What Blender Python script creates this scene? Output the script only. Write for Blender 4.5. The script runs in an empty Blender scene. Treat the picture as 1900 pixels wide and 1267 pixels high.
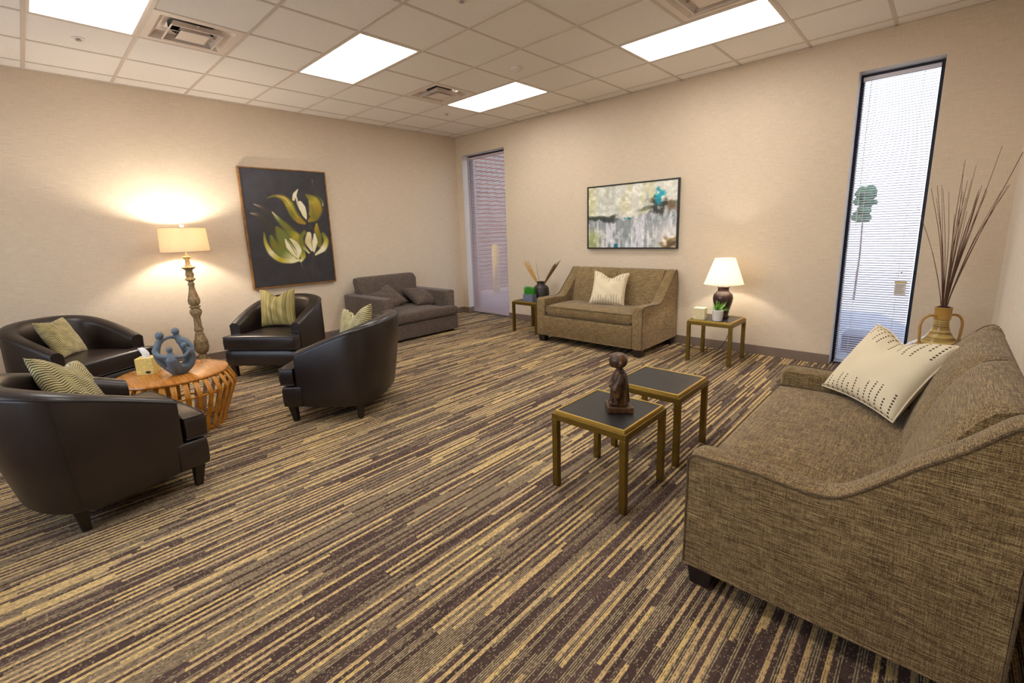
import bpy, math, random
import numpy as np
from mathutils import Matrix, Vector

random.seed(7)
rng = np.random.default_rng(11)
scene = bpy.context.scene
COL = scene.collection
R = math.radians

# ------------------------------------------------------------------ camera
YAW, PITCH, ROLL = 2.3337, -0.1936, -0.0338
CAM = (6.2227, -5.3253, 1.4037)
_cy, _sy = math.cos(YAW), math.sin(YAW)
_f = Vector((_cy * math.cos(PITCH), _sy * math.cos(PITCH), math.sin(PITCH)))
_r = Vector((_sy, -_cy, 0))
_u = _r.cross(_f)
_r2 = math.cos(ROLL) * _r + math.sin(ROLL) * _u
_u2 = -math.sin(ROLL) * _r + math.cos(ROLL) * _u
cd = bpy.data.cameras.new('camera')
cam = bpy.data.objects.new('camera', cd)
COL.objects.link(cam)
cam.matrix_world = Matrix(((_r2.x, _u2.x, -_f.x, CAM[0]), (_r2.y, _u2.y, -_f.y, CAM[1]),
                           (_r2.z, _u2.z, -_f.z, CAM[2]), (0, 0, 0, 1)))
cd.sensor_width = 36
cd.lens = 36 * 842 / 1900
cd.shift_x = 0.0026
cd.shift_y = -0.0202
cd.clip_start = 0.02
scene.camera = cam

# ------------------------------------------------------------------ world and exposure
world = bpy.data.worlds.new('world')
scene.world = world
world.use_nodes = True
wn = world.node_tree
wn.nodes.clear()
_sky = wn.nodes.new('ShaderNodeTexSky')
_sky.sky_type = 'NISHITA'
_sky.sun_disc = False
_sky.sun_elevation = R(48)
_sky.sun_rotation = R(200)
_bg = wn.nodes.new('ShaderNodeBackground')
_bg.inputs['Strength'].default_value = .38
_wo = wn.nodes.new('ShaderNodeOutputWorld')
wn.links.new(_sky.outputs[0], _bg.inputs[0])
wn.links.new(_bg.outputs[0], _wo.inputs[0])
sd = bpy.data.lights.new('sun', 'SUN')
sd.energy = 3.6
sd.angle = R(1)
sd.color = (1, .96, .9)
sun = bpy.data.objects.new('sun', sd)
COL.objects.link(sun)
sun.location = (0, 6, 8)
sun.rotation_euler = (R(48), 0, R(20))   # comes from over the building, lights the ground outside

scene.view_settings.view_transform = 'Standard'
scene.view_settings.look = 'None'
scene.view_settings.gamma = 1
scene.view_settings.exposure = 0.50
scene.view_settings.use_curve_mapping = False

# fill light placed in the added window behind the camera
_dl = bpy.data.lights.new('window_fill', 'AREA')
_dl.shape = 'RECTANGLE'; _dl.size = 4.2; _dl.size_y = 1.6
_dl.energy = 42; _dl.color = (.97, .97, 1.0)
_do = bpy.data.objects.new('window_fill', _dl); COL.objects.link(_do)
_do.location = (3.0, -7.42, 1.75); _do.rotation_euler = (R(90), 0, 0)

TROFFER_E = 8.2
FLOOR_LAMP_W = 34.0
TABLE_LAMP_W = 18.0
LIGHT_COL = (1.0, .95, .89)
LAMP_COL = (1.0, .91, .79)

# ------------------------------------------------------------------ node material helpers
def lin(c):
    return tuple(((v / 255) / 12.92 if v / 255 <= .04045 else ((v / 255 + .055) / 1.055) ** 2.4) for v in c)

class NT:
    def __init__(self, name):
        self.m = bpy.data.materials.new(name)
        self.m.use_nodes = True
        self.t = self.m.node_tree
        self.b = self.t.nodes['Principled BSDF']
        self.out = self.t.nodes['Material Output']
    def n(self, kind, **kw):
        nd = self.t.nodes.new(kind)
        for k, v in kw.items():
            setattr(nd, k, v)
        return nd
    def l(self, a, b):
        self.t.links.new(a, b)
    def val(self, sock, v):
        if hasattr(v, 'is_linked') or isinstance(v, bpy.types.NodeSocket):
            self.l(v, sock)
        else:
            sock.default_value = v
    def math(self, op, a, b=None, c=None):
        nd = self.n('ShaderNodeMath', operation=op)
        self.val(nd.inputs[0], a)
        if b is not None: self.val(nd.inputs[1], b)
        if c is not None: self.val(nd.inputs[2], c)
        return nd.outputs[0]
    def mix(self, f, a, b, mode='MIX'):
        nd = self.n('ShaderNodeMix', data_type='RGBA', blend_type=mode)
        self.val(nd.inputs[0], f)
        self.val(nd.inputs[6], a if not isinstance(a, tuple) else (*a, 1) if len(a) == 3 else a)
        self.val(nd.inputs[7], b if not isinstance(b, tuple) else (*b, 1) if len(b) == 3 else b)
        return nd.outputs[2]
    def coord(self, which='Object'):
        return self.n('ShaderNodeTexCoord').outputs[which]
    def mapping(self, vec, scale=(1, 1, 1), rot=(0, 0, 0), loc=(0, 0, 0)):
        mp = self.n('ShaderNodeMapping')
        self.l(vec, mp.inputs[0])
        mp.inputs['Scale'].default_value = scale
        mp.inputs['Rotation'].default_value = rot
        mp.inputs['Location'].default_value = loc
        return mp.outputs[0]
    def noise(self, vec, scale, detail=2, rough=.5, out=0):
        nd = self.n('ShaderNodeTexNoise')
        self.l(vec, nd.inputs['Vector'])
        nd.inputs['Scale'].default_value = scale
        nd.inputs['Detail'].default_value = detail
        nd.inputs['Roughness'].default_value = rough
        return nd.outputs[out]
    def ramp(self, fac, stops, interp='LINEAR'):
        nd = self.n('ShaderNodeValToRGB')
        nd.color_ramp.interpolation = interp
        el = nd.color_ramp.elements
        while len(el) < len(stops): el.new(.5)
        for e, (p, c) in zip(el, stops):
            e.position = p
            e.color = (*c, 1) if len(c) == 3 else c
        self.l(fac, nd.inputs[0])
        return nd.outputs[0]
    def bump(self, h, strength=.3, dist=.01):
        nd = self.n('ShaderNodeBump')
        nd.inputs['Strength'].default_value = strength
        nd.inputs['Distance'].default_value = dist
        self.l(h, nd.inputs['Height'])
        self.l(nd.outputs[0], self.b.inputs['Normal'])
    def sep(self, vec):
        nd = self.n('ShaderNodeSeparateXYZ')
        self.l(vec, nd.inputs[0])
        return nd.outputs
    def comb(self, x, y, z=0.0):
        nd = self.n('ShaderNodeCombineXYZ')
        self.val(nd.inputs[0], x); self.val(nd.inputs[1], y); self.val(nd.inputs[2], z)
        return nd.outputs[0]
    def wnoise(self, vec, out=0):
        nd = self.n('ShaderNodeTexWhiteNoise', noise_dimensions='3D')
        self.l(vec, nd.inputs['Vector'])
        return nd.outputs[out]

def plain(name, col, rough=.5, metal=0.0, spec=.5, var=.06, scale=8.0, bump=0.0):
    t = NT(name)
    n = t.noise(t.coord(), scale, 3)
    c0 = tuple(max(0, v * (1 - var)) for v in col)
    c1 = tuple(min(1, v * (1 + var)) for v in col)
    t.l(t.ramp(n, [(.3, c0), (.7, c1)]), t.b.inputs['Base Color'])
    t.b.inputs['Roughness'].default_value = rough
    t.b.inputs['Metallic'].default_value = metal
    t.b.inputs['Specular IOR Level'].default_value = spec
    if bump:
        t.bump(t.noise(t.coord(), scale * 12, 3), bump, .003)
    return t.m

M = {}

# wallpaper: woven grasscloth with short horizontal streaks
def wallpaper(name, base, horiz):
    t = NT(name)
    co = t.coord()
    a = t.noise(t.mapping(co, (9, 9, 260)), 1.0, 3, .6)
    b = t.noise(t.mapping(co, (160, 160, 14)), 1.0, 2, .6)
    c = t.noise(co, 1.4, 2)
    s = t.math('ADD', t.math('MULTIPLY', a, .6), t.math('ADD', t.math('MULTIPLY', b, .28), t.math('MULTIPLY', c, .12)))
    lo = tuple(v * .86 for v in base); hi = tuple(min(1, v * 1.08) for v in base)
    t.l(t.ramp(s, [(.36, lo), (.64, hi)]), t.b.inputs['Base Color'])
    t.b.inputs['Roughness'].default_value = .62
    t.b.inputs['Specular IOR Level'].default_value = .3
    t.bump(s, .25, .002)
    return t.m
M['wall'] = wallpaper('wallpaper', lin((215, 198, 175)), True)
M['wall_c'] = wallpaper('wallpaper_right_lit', lin((224, 210, 192)), True)  # same wallpaper, stronger light on this wall put into a lighter base

# carpet of staggered stripes
def carpet():
    t = NT('striped_carpet')
    co = t.mapping(t.coord(), (1, 1, 1), (0, 0, R(CARPET_ROT)))
    x, y, _ = t.sep(co)
    def rows(w, L, seed, jit=1.0):
        row = t.math('FLOOR', t.math('DIVIDE', x, w))
        r0 = t.wnoise(t.comb(row, seed, 1.7))
        r1 = t.wnoise(t.comb(row, seed + 5.3, 4.1))
        ll = t.math('ADD', L * .6, t.math('MULTIPLY', r1, L))
        seg = t.math('FLOOR', t.math('DIVIDE', t.math('ADD', y, t.math('MULTIPLY', r0, 9.0)), ll))
        return t.wnoise(t.comb(row, seg, seed + 2.2))
    v = rows(.0145, .44, 3.0)
    tone = rows(.0145, .44, 8.0)
    dark = lin((96, 78, 72)); dark2 = lin((72, 57, 52)); cream = lin((220, 190, 126)); cream2 = lin((198, 170, 128)); pale = lin((186, 168, 130))
    yi = t.math('FLOOR', t.math('DIVIDE', x, .003625))
    yf = t.math('FRACT', t.math('DIVIDE', x, .00725))
    dash = t.wnoise(t.comb(yi, t.math('FLOOR', t.math('DIVIDE', y, .011)), 2.0))
    dash2 = t.wnoise(t.comb(yi, t.math('FLOOR', t.math('DIVIDE', y, .006)), 7.0))
    c_dark = t.mix(tone, dark, dark2)
    c_dark = t.mix(t.math('MULTIPLY', t.math('GREATER_THAN', dash2, .90), .45), c_dark, pale)
    c_line = t.mix(t.math('MULTIPLY', t.math('LESS_THAN', yf, .5), t.math('ADD', .35, t.math('MULTIPLY', .45, t.math('GREATER_THAN', dash, .3)))), c_dark, pale)
    c_cream = t.mix(tone, cream, cream2)
    c_cream = t.mix(t.math('MULTIPLY', t.math('MULTIPLY', t.math('GREATER_THAN', yf, .5), t.math('GREATER_THAN', dash, .45)), .6), c_cream, dark)
    par = t.math('LESS_THAN', t.math('FRACT', t.math('DIVIDE', x, .029)), .5)
    thr = t.math('ADD', .07, t.math('MULTIPLY', par, .36))
    c = t.mix(t.math('GREATER_THAN', v, .64), c_dark, c_line)
    c = t.mix(t.math('LESS_THAN', v, thr), c, c_cream)
    # yarn tips
    tip = t.noise(t.mapping(co, (330, 120, 1)), 1.0, 2, .7)
    tipf = t.ramp(tip, [(.30, (.62,) * 3), (.5, (1,) * 3), (.7, (1.25,) * 3)])
    c = t.mix(1.0, c, tipf, 'MULTIPLY')
    t.l(c, t.b.inputs['Base Color'])
    t.b.inputs['Roughness'].default_value = .95
    t.b.inputs['Specular IOR Level'].default_value = .12
    t.bump(tip, .5, .003)
    return t.m
CARPET_ROT = 0.0
M['carpet'] = carpet()

def ceiling_tile():
    t = NT('ceiling_tile')
    co = t.coord()
    a = t.noise(co, 130, 3, .7)
    b = t.noise(co, 45, 3, .7)
    base = lin((240, 234, 228))
    c = t.ramp(a, [(.30, tuple(v * .74 for v in base)), (.42, tuple(v * .96 for v in base)), (.7, base)])
    t.l(c, t.b.inputs['Base Color'])
    t.b.inputs['Roughness'].default_value = .95
    t.b.inputs['Specular IOR Level'].default_value = .1
    t.bump(t.math('ADD', a, b), .35, .003)
    return t.m
M['tile'] = ceiling_tile()
M['tbar'] = plain('tbar_white', lin((206, 192, 180)), .45, var=.02)
M['vent'] = plain('vent_white', lin((222, 208, 196)), .35, var=.02)
M['duct'] = plain('duct_dark', lin((40, 36, 34)), .7)
M['baseboard'] = plain('baseboard_vinyl', lin((122, 104, 90)), .5)
M['metal_frame'] = plain('window_frame_dark', lin((42, 42, 52)), .4, .3)
M['reveal'] = plain('reveal_paint', lin((214, 205, 196)), .6, var=.02)

def emit(name, col, s):
    t = NT(name)
    t.t.nodes.remove(t.b)
    e = t.n('ShaderNodeEmission')
    e.inputs[0].default_value = (*col, 1)
    e.inputs[1].default_value = s
    t.l(e.outputs[0], t.out.inputs[0])
    return t.m
M['troffer'] = emit('troffer_lens', LIGHT_COL, TROFFER_E)
M['bulb'] = emit('bulb_glow', LAMP_COL, 30)

def glass():
    t = NT('window_glass')
    t.t.nodes.remove(t.b)
    g = t.n('ShaderNodeBsdfGlossy'); g.inputs['Roughness'].default_value = .02
    tr = t.n('ShaderNodeBsdfTransparent'); tr.inputs[0].default_value = (.93, .96, 1, 1)
    mx = t.n('ShaderNodeMixShader')
    lw = t.n('ShaderNodeLayerWeight'); lw.inputs[0].default_value = .12
    t.l(lw.outputs['Fresnel'], mx.inputs[0]); t.l(tr.outputs[0], mx.inputs[1]); t.l(g.outputs[0], mx.inputs[2])
    t.l(mx.outputs[0], t.out.inputs[0])
    return t.m
M['glass'] = glass()

def leather():
    t = NT('dark_brown_leather')
    co = t.coord()
    n = t.noise(co, 5, 3)
    t.l(t.ramp(n, [(.3, lin((30, 22, 20))), (.7, lin((42, 32, 28)))]), t.b.inputs['Base Color'])
    r = t.noise(co, 7, 1)
    t.l(t.math('ADD', .28, t.math('MULTIPLY', r, .12)), t.b.inputs['Roughness'])
    t.b.inputs['Specular IOR Level'].default_value = .55
    h = t.math('ADD', t.math('MULTIPLY', t.noise(co, 240, 2), .12), t.noise(co, 12, 3))
    t.bump(h, .16, .004)
    return t.m
M['leather'] = leather()
M['leather_dark'] = plain('leather_welt', lin((30, 23, 21)), .4)
M['leg_wood'] = plain('espresso_leg', lin((30, 21, 18)), .45)

def tweed(name, c_dark, c_mid, c_light, s=1.0, rough=.9):
    t = NT(name)
    co = t.coord()
    a = t.noise(t.mapping(co, (16 * s, 380 * s, 430 * s)), 1.0, 3, .7)
    b = t.noise(t.mapping(co, (430 * s, 16 * s, 430 * s)), 1.0, 3, .7)
    c = t.noise(t.mapping(co, (430 * s, 430 * s, 20 * s)), 1.0, 3, .7)
    g = t.noise(co, 9, 2, .5)
    v = t.math('ADD', t.math('ADD', t.math('MULTIPLY', a, .40), t.math('MULTIPLY', b, .34)), t.math('MULTIPLY', c, .22))
    v = t.math('ADD', v, t.math('MULTIPLY', g, .04))
    t.l(t.ramp(v, [(.42, c_dark), (.495, c_mid), (.57, c_light)]), t.b.inputs['Base Color'])
    t.b.inputs['Roughness'].default_value = rough
    t.b.inputs['Specular IOR Level'].default_value = .2
    t.b.inputs['Sheen Weight'].default_value = .15
    t.bump(v, .4, .003)
    return t.m
M['tweed'] = tweed('olive_brown_tweed', lin((58, 42, 25)), lin((114, 92, 60)), lin((178, 154, 110)))
M['tweed_welt'] = tweed('olive_brown_welt', lin((44, 32, 22)), lin((92, 74, 50)), lin((130, 108, 76)))
M['grey_tweed'] = tweed('charcoal_tweed', lin((44, 36, 32)), lin((82, 70, 62)), lin((122, 106, 94)))

M['brass'] = plain('antique_brass', lin((122, 98, 40)), .40, .8, var=.12, scale=20)
M['brass_bright'] = plain('polished_brass_edge', lin((214, 180, 92)), .3, .8)
M['black_top'] = plain('black_tabletop', lin((34, 32, 32)), .38, bump=.05)
M['brown_top'] = plain('brown_tabletop', lin((70, 52, 40)), .3, bump=.05)

def wood(name, c0, c1, c2, rough=.3, sc=(2, 30, 2)):
    t = NT(name)
    co = t.coord()
    n = t.noise(t.mapping(co, sc), 3.0, 5, .65)
    t.l(t.ramp(n, [(.3, c0), (.5, c1), (.72, c2)]), t.b.inputs['Base Color'])
    t.b.inputs['Roughness'].default_value = rough
    t.b.inputs['Specular IOR Level'].default_value = .5
    return t.m
M['honey_wood'] = wood('honey_wood', lin((146, 86, 28)), lin((180, 114, 42)), lin((202, 138, 62)), .25)
M['rib_wood'] = wood('rib_wood', lin((150, 90, 18)), lin((190, 124, 30)), lin((216, 152, 52)), .35, (12, 12, 3))
M['lamp_wood'] = wood('weathered_lamp_wood', lin((84, 66, 42)), lin((136, 112, 76)), lin((184, 160, 118)), .6, (30, 30, 5))
M['carved_wood'] = wood('carved_dark_wood', lin((28, 18, 12)), lin((66, 42, 26)), lin((130, 90, 52)), .38, (14, 14, 6))
M['blue_stone'] = plain('blue_grey_stone', lin((92, 104, 116)), .5, var=.12, scale=14, bump=.08)
M['ceramic_dark'] = plain('dark_brown_ceramic', lin((62, 42, 40)), .16, var=.25, scale=10)
M['vase_black'] = plain('black_ribbed_vase', lin((52, 45, 40)), .38, var=.1)
M['white_ceramic'] = plain('white_ceramic', lin((225, 220, 214)), .45, var=.03, bump=.05)
M['cord'] = plain('black_cord', lin((24, 20, 18)), .5)
M['straw'] = plain('dry_straw', lin((200, 156, 84)), .8, var=.3, scale=60)
M['straw_dark'] = plain('dry_straw_brown', lin((134, 98, 50)), .8, var=.3, scale=60)
M['branch'] = plain('dried_branch', lin((98, 66, 48)), .8, var=.3, scale=40)
M['wrap'] = plain('dark_wrap', lin((26, 20, 28)), .6)
M['slate_box'] = plain('slate_planter', lin((104, 112, 130)), .55, var=.3, scale=60)
M['grass'] = plain('wheat_grass', lin((70, 168, 50)), .6, var=.35, scale=50)
M['leaf'] = plain('bright_leaf', lin((120, 180, 40)), .5, var=.35, scale=40)
M['leaf_dark'] = plain('deep_leaf', lin((50, 110, 30)), .5, var=.3, scale=40)
M['tissue'] = plain('white_tissue', lin((238, 236, 240)), .9, var=.02)
M['plastic_white'] = plain('white_plastic', lin((226, 216, 206)), .4, var=.02)
M['chrome'] = plain('chrome', lin((170, 165, 160)), .25, .9)
M['frame_black'] = plain('black_picture_frame', lin((26, 22, 22)), .4)
M['frame_bronze'] = wood('bronze_brown_frame', lin((92, 60, 26)), lin((130, 88, 40)), lin((158, 112, 56)), .4, (6, 6, 6))
M['soil'] = plain('dark_soil', lin((40, 30, 24)), .95)

def shade_mat(name, col, tr=.55):
    t = NT(name)
    t.t.nodes.remove(t.b)
    co = t.coord()
    n = t.noise(t.mapping(co, (200, 200, 300)), 1.0, 2)
    c = t.ramp(n, [(.3, tuple(v * .92 for v in col)), (.7, col)])
    d = t.n('ShaderNodeBsdfDiffuse'); tl = t.n('ShaderNodeBsdfTranslucent'); mx = t.n('ShaderNodeMixShader')
    t.l(c, d.inputs[0]); t.l(c, tl.inputs[0]); mx.inputs[0].default_value = tr
    t.l(d.outputs[0], mx.inputs[1]); t.l(tl.outputs[0], mx.inputs[2]); t.l(mx.outputs[0], t.out.inputs[0])
    return t.m
M['drum_shade'] = shade_mat('linen_drum_shade', lin((225, 205, 175)), .22)
M['cone_shade'] = shade_mat('cream_cone_shade', lin((252, 244, 226)), .5)
M['slat_white'] = shade_mat('white_blind_slat', lin((226, 224, 236)), .14)
M['slat_dimmed'] = shade_mat('blind_slat', lin((214, 196, 200)), .25)  # white slats too, weaker backlight put into a duller tint

def vcol(name, rough=.5):
    t = NT(name)
    a = t.n('ShaderNodeVertexColor'); a.layer_name = 'paint'
    t.l(a.outputs[0], t.b.inputs['Base Color'])
    t.b.inputs['Roughness'].default_value = rough
    t.bump(t.noise(t.coord(), 90, 4), .12, .004)
    return t.m
M['canvas'] = vcol('painted_canvas')

# pillow fabrics (UV = pillow face)
def pillow_wave():
    t = NT('olive_wave_pillow')
    x, y, _ = t.sep(t.coord('UV'))
    w = t.math('MULTIPLY', t.math('PINGPONG', t.math('MULTIPLY', x, 1.0), .09), .45)
    ph = t.math('MULTIPLY', t.math('ADD', y, w), 2 * math.pi * 26)
    s = t.math('SINE', ph)
    n = t.noise(t.coord('UV'), 6, 2)
    s2 = t.math('ADD', s, t.math('MULTIPLY', t.math('SUBTRACT', n, .5), 2.0))
    t.l(t.ramp(t.math('ADD', .5, t.math('MULTIPLY', s2, .4)), [(.10, lin((62, 52, 26))), (.45, lin((136, 122, 70))), (.8, lin((200, 186, 128)))]), t.b.inputs['Base Color'])
    t.b.inputs['Roughness'].default_value = .75
    t.b.inputs['Sheen Weight'].default_value = .3
    t.bump(s, .5, .004)
    return t.m
M['wave'] = pillow_wave()
def pillow_stripe():
    t = NT('olive_striped_pillow')
    uv = t.coord('UV')
    x, y, _ = t.sep(uv)
    a = t.noise(t.mapping(uv, (26, .6, 1)), 1.0, 2, .6)
    b = t.noise(t.mapping(uv, (90, 240, 1)), 1.0, 2, .6)
    v = t.math('ADD', t.math('MULTIPLY', a, .72), t.math('MULTIPLY', b, .28))
    t.l(t.ramp(v, [(.36, lin((92, 78, 36))), (.48, lin((142, 126, 70))), (.6, lin((176, 160, 100)))]), t.b.inputs['Base Color'])
    t.b.inputs['Roughness'].default_value = .8
    t.bump(b, .3, .003)
    return t.m
M['stripe'] = pillow_stripe()
def pillow_dots():
    t = NT('cream_dotted_pillow')
    x, y, _ = t.sep(t.coord('UV'))
    N = 26.0; K = 30.0
    cx = t.math('SUBTRACT', t.math('FRACT', t.math('MULTIPLY', x, N)), .5)
    cy = t.math('SUBTRACT', t.math('FRACT', t.math('MULTIPLY', y, K)), .5)
    col = t.math('FLOOR', t.math('MULTIPLY', x, N))
    r = t.math('SQRT', t.math('ADD', t.math('MULTIPLY', cx, cx), t.math('MULTIPLY', t.math('MULTIPLY', cy, cy), .75)))
    dot = t.math('LESS_THAN', r, .27)
    odd = t.math('LESS_THAN', t.math('MODULO', col, 2.0), .5)
    h = t.math('ADD', .10, t.math('MULTIPLY', t.wnoise(t.comb(col, 3.0, 1.0)), .22))
    edge = t.math('MINIMUM', y, t.math('SUBTRACT', 1.0, y))
    near = t.math('LESS_THAN', edge, h)
    f = t.math('MULTIPLY', t.math('MULTIPLY', dot, near), odd)
    n = t.noise(t.coord('UV'), 160, 2)
    base = t.ramp(n, [(.3, lin((210, 194, 160))), (.7, lin((228, 214, 184)))])
    t.l(t.mix(f, base, lin((70, 56, 42))), t.b.inputs['Base Color'])
    t.b.inputs['Roughness'].default_value = .8
    return t.m
M['dots'] = pillow_dots()
M['cream_welt'] = plain('cream_welt', lin((228, 214, 186)), .8)

def tissue_box(name, base, spot):
    t = NT(name)
    co = t.coord()
    vo = t.n('ShaderNodeTexVoronoi'); t.l(co, vo.inputs['Vector']); vo.inputs['Scale'].default_value = 55
    t.l(t.ramp(vo.outputs[0], [(.30, spot), (.42, base)]), t.b.inputs['Base Color'])
    t.b.inputs['Roughness'].default_value = .6
    return t.m
M['yellow_box'] = tissue_box('yellow_tissue_box', lin((226, 200, 110)), lin((240, 222, 160)))
M['cream_box'] = tissue_box('cream_tissue_box', lin((222, 208, 160)), lin((238, 230, 196)))

def bamboo():
    t = NT('coiled_bamboo_glaze')
    co = t.coord()
    x, y, z = t.sep(co)
    n = t.noise(t.mapping(co, (3, 3, 60)), 1.0, 3)
    t.l(t.ramp(n, [(.35, lin((112, 84, 36))), (.5, lin((160, 130, 66))), (.65, lin((196, 170, 104)))]), t.b.inputs['Base Color'])
    t.b.inputs['Roughness'].default_value = .16
    s = t.math('SINE', t.math('MULTIPLY', z, 900))
    t.bump(s, .15, .002)
    return t.m
M['bamboo'] = bamboo()
M['bamboo_handle'] = plain('bamboo_handle', lin((176, 134, 66)), .35, var=.15)

def brick():
    t = NT('outside_brick')
    b = t.n('ShaderNodeTexBrick')
    t.l(t.mapping(t.coord(), (1, 1, 1), (R(90), 0, 0)), b.inputs['Vector'])
    b.inputs['Color1'].default_value = (*lin((150, 96, 76)), 1)
    b.inputs['Color2'].default_value = (*lin((126, 78, 62)), 1)
    b.inputs['Mortar'].default_value = (*lin((170, 158, 146)), 1)
    b.inputs['Scale'].default_value = 5
    t.l(b.outputs[0], t.b.inputs['Base Color'])
    t.b.inputs['Roughness'].default_value = .9
    return t.m
M['brick'] = brick()
M['concrete'] = plain('concrete', lin((206, 202, 196)), .9, var=.08, scale=2)
M['stucco'] = plain('pale_stucco', lin((232, 230, 228)), .9, var=.03, scale=2)
M['lawn'] = plain('lawn', lin((96, 122, 62)), .95, var=.3, scale=6)
M['bark'] = plain('bark', lin((80, 62, 48)), .9)
M['bush'] = plain('bush_leaf', lin((52, 80, 50)), .8, var=.3)
M['ac_blue'] = plain('utility_grey_blue', lin((70, 84, 120)), .5)
M['post_yellow'] = plain('post_yellow', lin((206, 170, 70)), .5)

# ------------------------------------------------------------------ geometry helpers
def finish(me, smooth=True, angle=35):
    if smooth:
        me.polygons.foreach_set('use_smooth', [True] * len(me.polygons))
        me.set_sharp_from_angle(angle=R(angle))
    me.update()

class MB:
    def __init__(self):
        self.v = []; self.f = []; self.uv = []
    def add(self, vs, fs, uvs=None):
        o = len(self.v)
        self.v += [tuple(map(float, p)) for p in vs]
        self.f += [tuple(int(i) + o for i in f) for f in fs]
        if uvs is not None: self.uv += uvs
        return self
    def box(self, x0, x1, y0, y1, z0, z1):
        vs = [(x, y, z) for z in (z0, z1) for y in (y0, y1) for x in (x0, x1)]
        return self.add(vs, [(0, 2, 3, 1), (4, 5, 7, 6), (0, 1, 5, 4), (2, 6, 7, 3), (0, 4, 6, 2), (1, 3, 7, 5)])
    def taper(self, cx, cy, z0, z1, w0, w1, d0=None, d1=None, ox=0, oy=0):
        d0 = d0 or w0; d1 = d1 or w1
        vs = []
        for z, w, d, a, b in ((z0, w0, d0, ox, oy), (z1, w1, d1, 0, 0)):
            for sy in (-1, 1):
                for sx in (-1, 1):
                    vs.append((cx + a + sx * w / 2, cy + b + sy * d / 2, z))
        return self.add(vs, [(0, 2, 3, 1), (4, 5, 7, 6), (0, 1, 5, 4), (2, 6, 7, 3), (0, 4, 6, 2), (1, 3, 7, 5)])
    def rings(self, rings, closed=True, caps=(True, True)):
        n = len(rings[0]); vs = [p for r in rings for p in r]; fs = []
        m = n if closed else n - 1
        for k in range(len(rings) - 1):
            for i in range(m):
                j = (i + 1) % n
                fs.append((k * n + i, k * n + j, (k + 1) * n + j, (k + 1) * n + i))
        if closed and caps[0]: fs.append(tuple(range(n - 1, -1, -1)))
        if closed and caps[1]: fs.append(tuple((len(rings) - 1) * n + i for i in range(n)))
        return self.add(vs, fs)
    def lathe(self, prof, c=(0, 0), n=32, caps=(True, True)):
        return self.rings([[(c[0] + r * math.cos(2 * math.pi * i / n), c[1] + r * math.sin(2 * math.pi * i / n), z) for i in range(n)] for r, z in prof], True, caps)
    def tube(self, pts, r, n=8, closed=False):
        P = [Vector(p) for p in pts]; rr = r if hasattr(r, '__len__') else [r] * len(P)
        rings = []; prev = None
        N = len(P)
        for i, p in enumerate(P):
            a = P[(i - 1) % N] if (closed or i > 0) else P[i]; b = P[(i + 1) % N] if (closed or i < N - 1) else P[i]
            d = (b - a)
            if d.length < 1e-9: d = Vector((0, 0, 1))
            d.normalize()
            if prev is None:
                up = Vector((0, 0, 1)) if abs(d.z) < .9 else Vector((1, 0, 0))
                s = d.cross(up).normalized()
            else:
                s = (prev - d * prev.dot(d))
                if s.length < 1e-6: s = d.orthogonal()
                s.normalize()
            prev = s
            t = d.cross(s)
            rings.append([p + (s * math.cos(2 * math.pi * k / n) + t * math.sin(2 * math.pi * k / n)) * rr[i] for k in range(n)])
        if closed:
            rings.append(rings[0])
            return self.rings(rings, True, (False, False))
        return self.rings(rings)
    def ball(self, c, r, n=16, m=10):
        rx, ry, rz = (r if hasattr(r, '__len__') else (r, r, r))
        return self.rings([[(c[0] + rx * math.sin(math.pi * k / m) * math.cos(2 * math.pi * i / n), c[1] + ry * math.sin(math.pi * k / m) * math.sin(2 * math.pi * i / n), c[2] - rz * math.cos(math.pi * k / m)) for i in range(n)] for k in [.02] + list(range(1, m)) + [m - .02]])
    def prism(self, poly, axis, a, b):
        def P(p, t):
            if axis == 'y': return (p[0], t, p[1])
            if axis == 'x': return (t, p[0], p[1])
            return (p[0], p[1], t)
        n = len(poly)
        vs = [P(p, a) for p in poly] + [P(p, b) for p in poly]
        fs = [tuple(range(n - 1, -1, -1)), tuple(range(n, 2 * n))] + [(i, (i + 1) % n, n + (i + 1) % n, n + i) for i in range(n)]
        return self.add(vs, fs)
    def build(self, name, mat, parent=None, loc=None, rot=None, smooth=True, angle=35, bevel=0, seg=3, subsurf=0, wn=False):
        me = bpy.data.meshes.new(name)
        me.from_pydata(self.v, [], self.f)
        if self.uv:
            l = me.uv_layers.new(name='UVMap')
            vi = np.zeros(len(me.loops), int); me.loops.foreach_get('vertex_index', vi)
            l.data.foreach_set('uv', np.array(self.uv, float)[vi].ravel())
        import bmesh
        bm = bmesh.new(); bm.from_mesh(me)
        bmesh.ops.recalc_face_normals(bm, faces=bm.faces)
        bm.to_mesh(me); bm.free()
        if not bevel: finish(me, smooth, angle)
        elif smooth: me.polygons.foreach_set('use_smooth', [True] * len(me.polygons))
        me.materials.append(mat)
        o = bpy.data.objects.new(name, me)
        COL.objects.link(o)
        if parent: o.parent = parent
        if loc: o.location = loc
        if rot: o.rotation_euler = rot
        if bevel:
            b = o.modifiers.new('bevel', 'BEVEL'); b.width = bevel; b.segments = seg; b.limit_method = 'ANGLE'; b.angle_limit = R(28); b.harden_normals = True
        if subsurf:
            s = o.modifiers.new('sub', 'SUBSURF'); s.levels = subsurf; s.render_levels = subsurf
        return o

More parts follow.
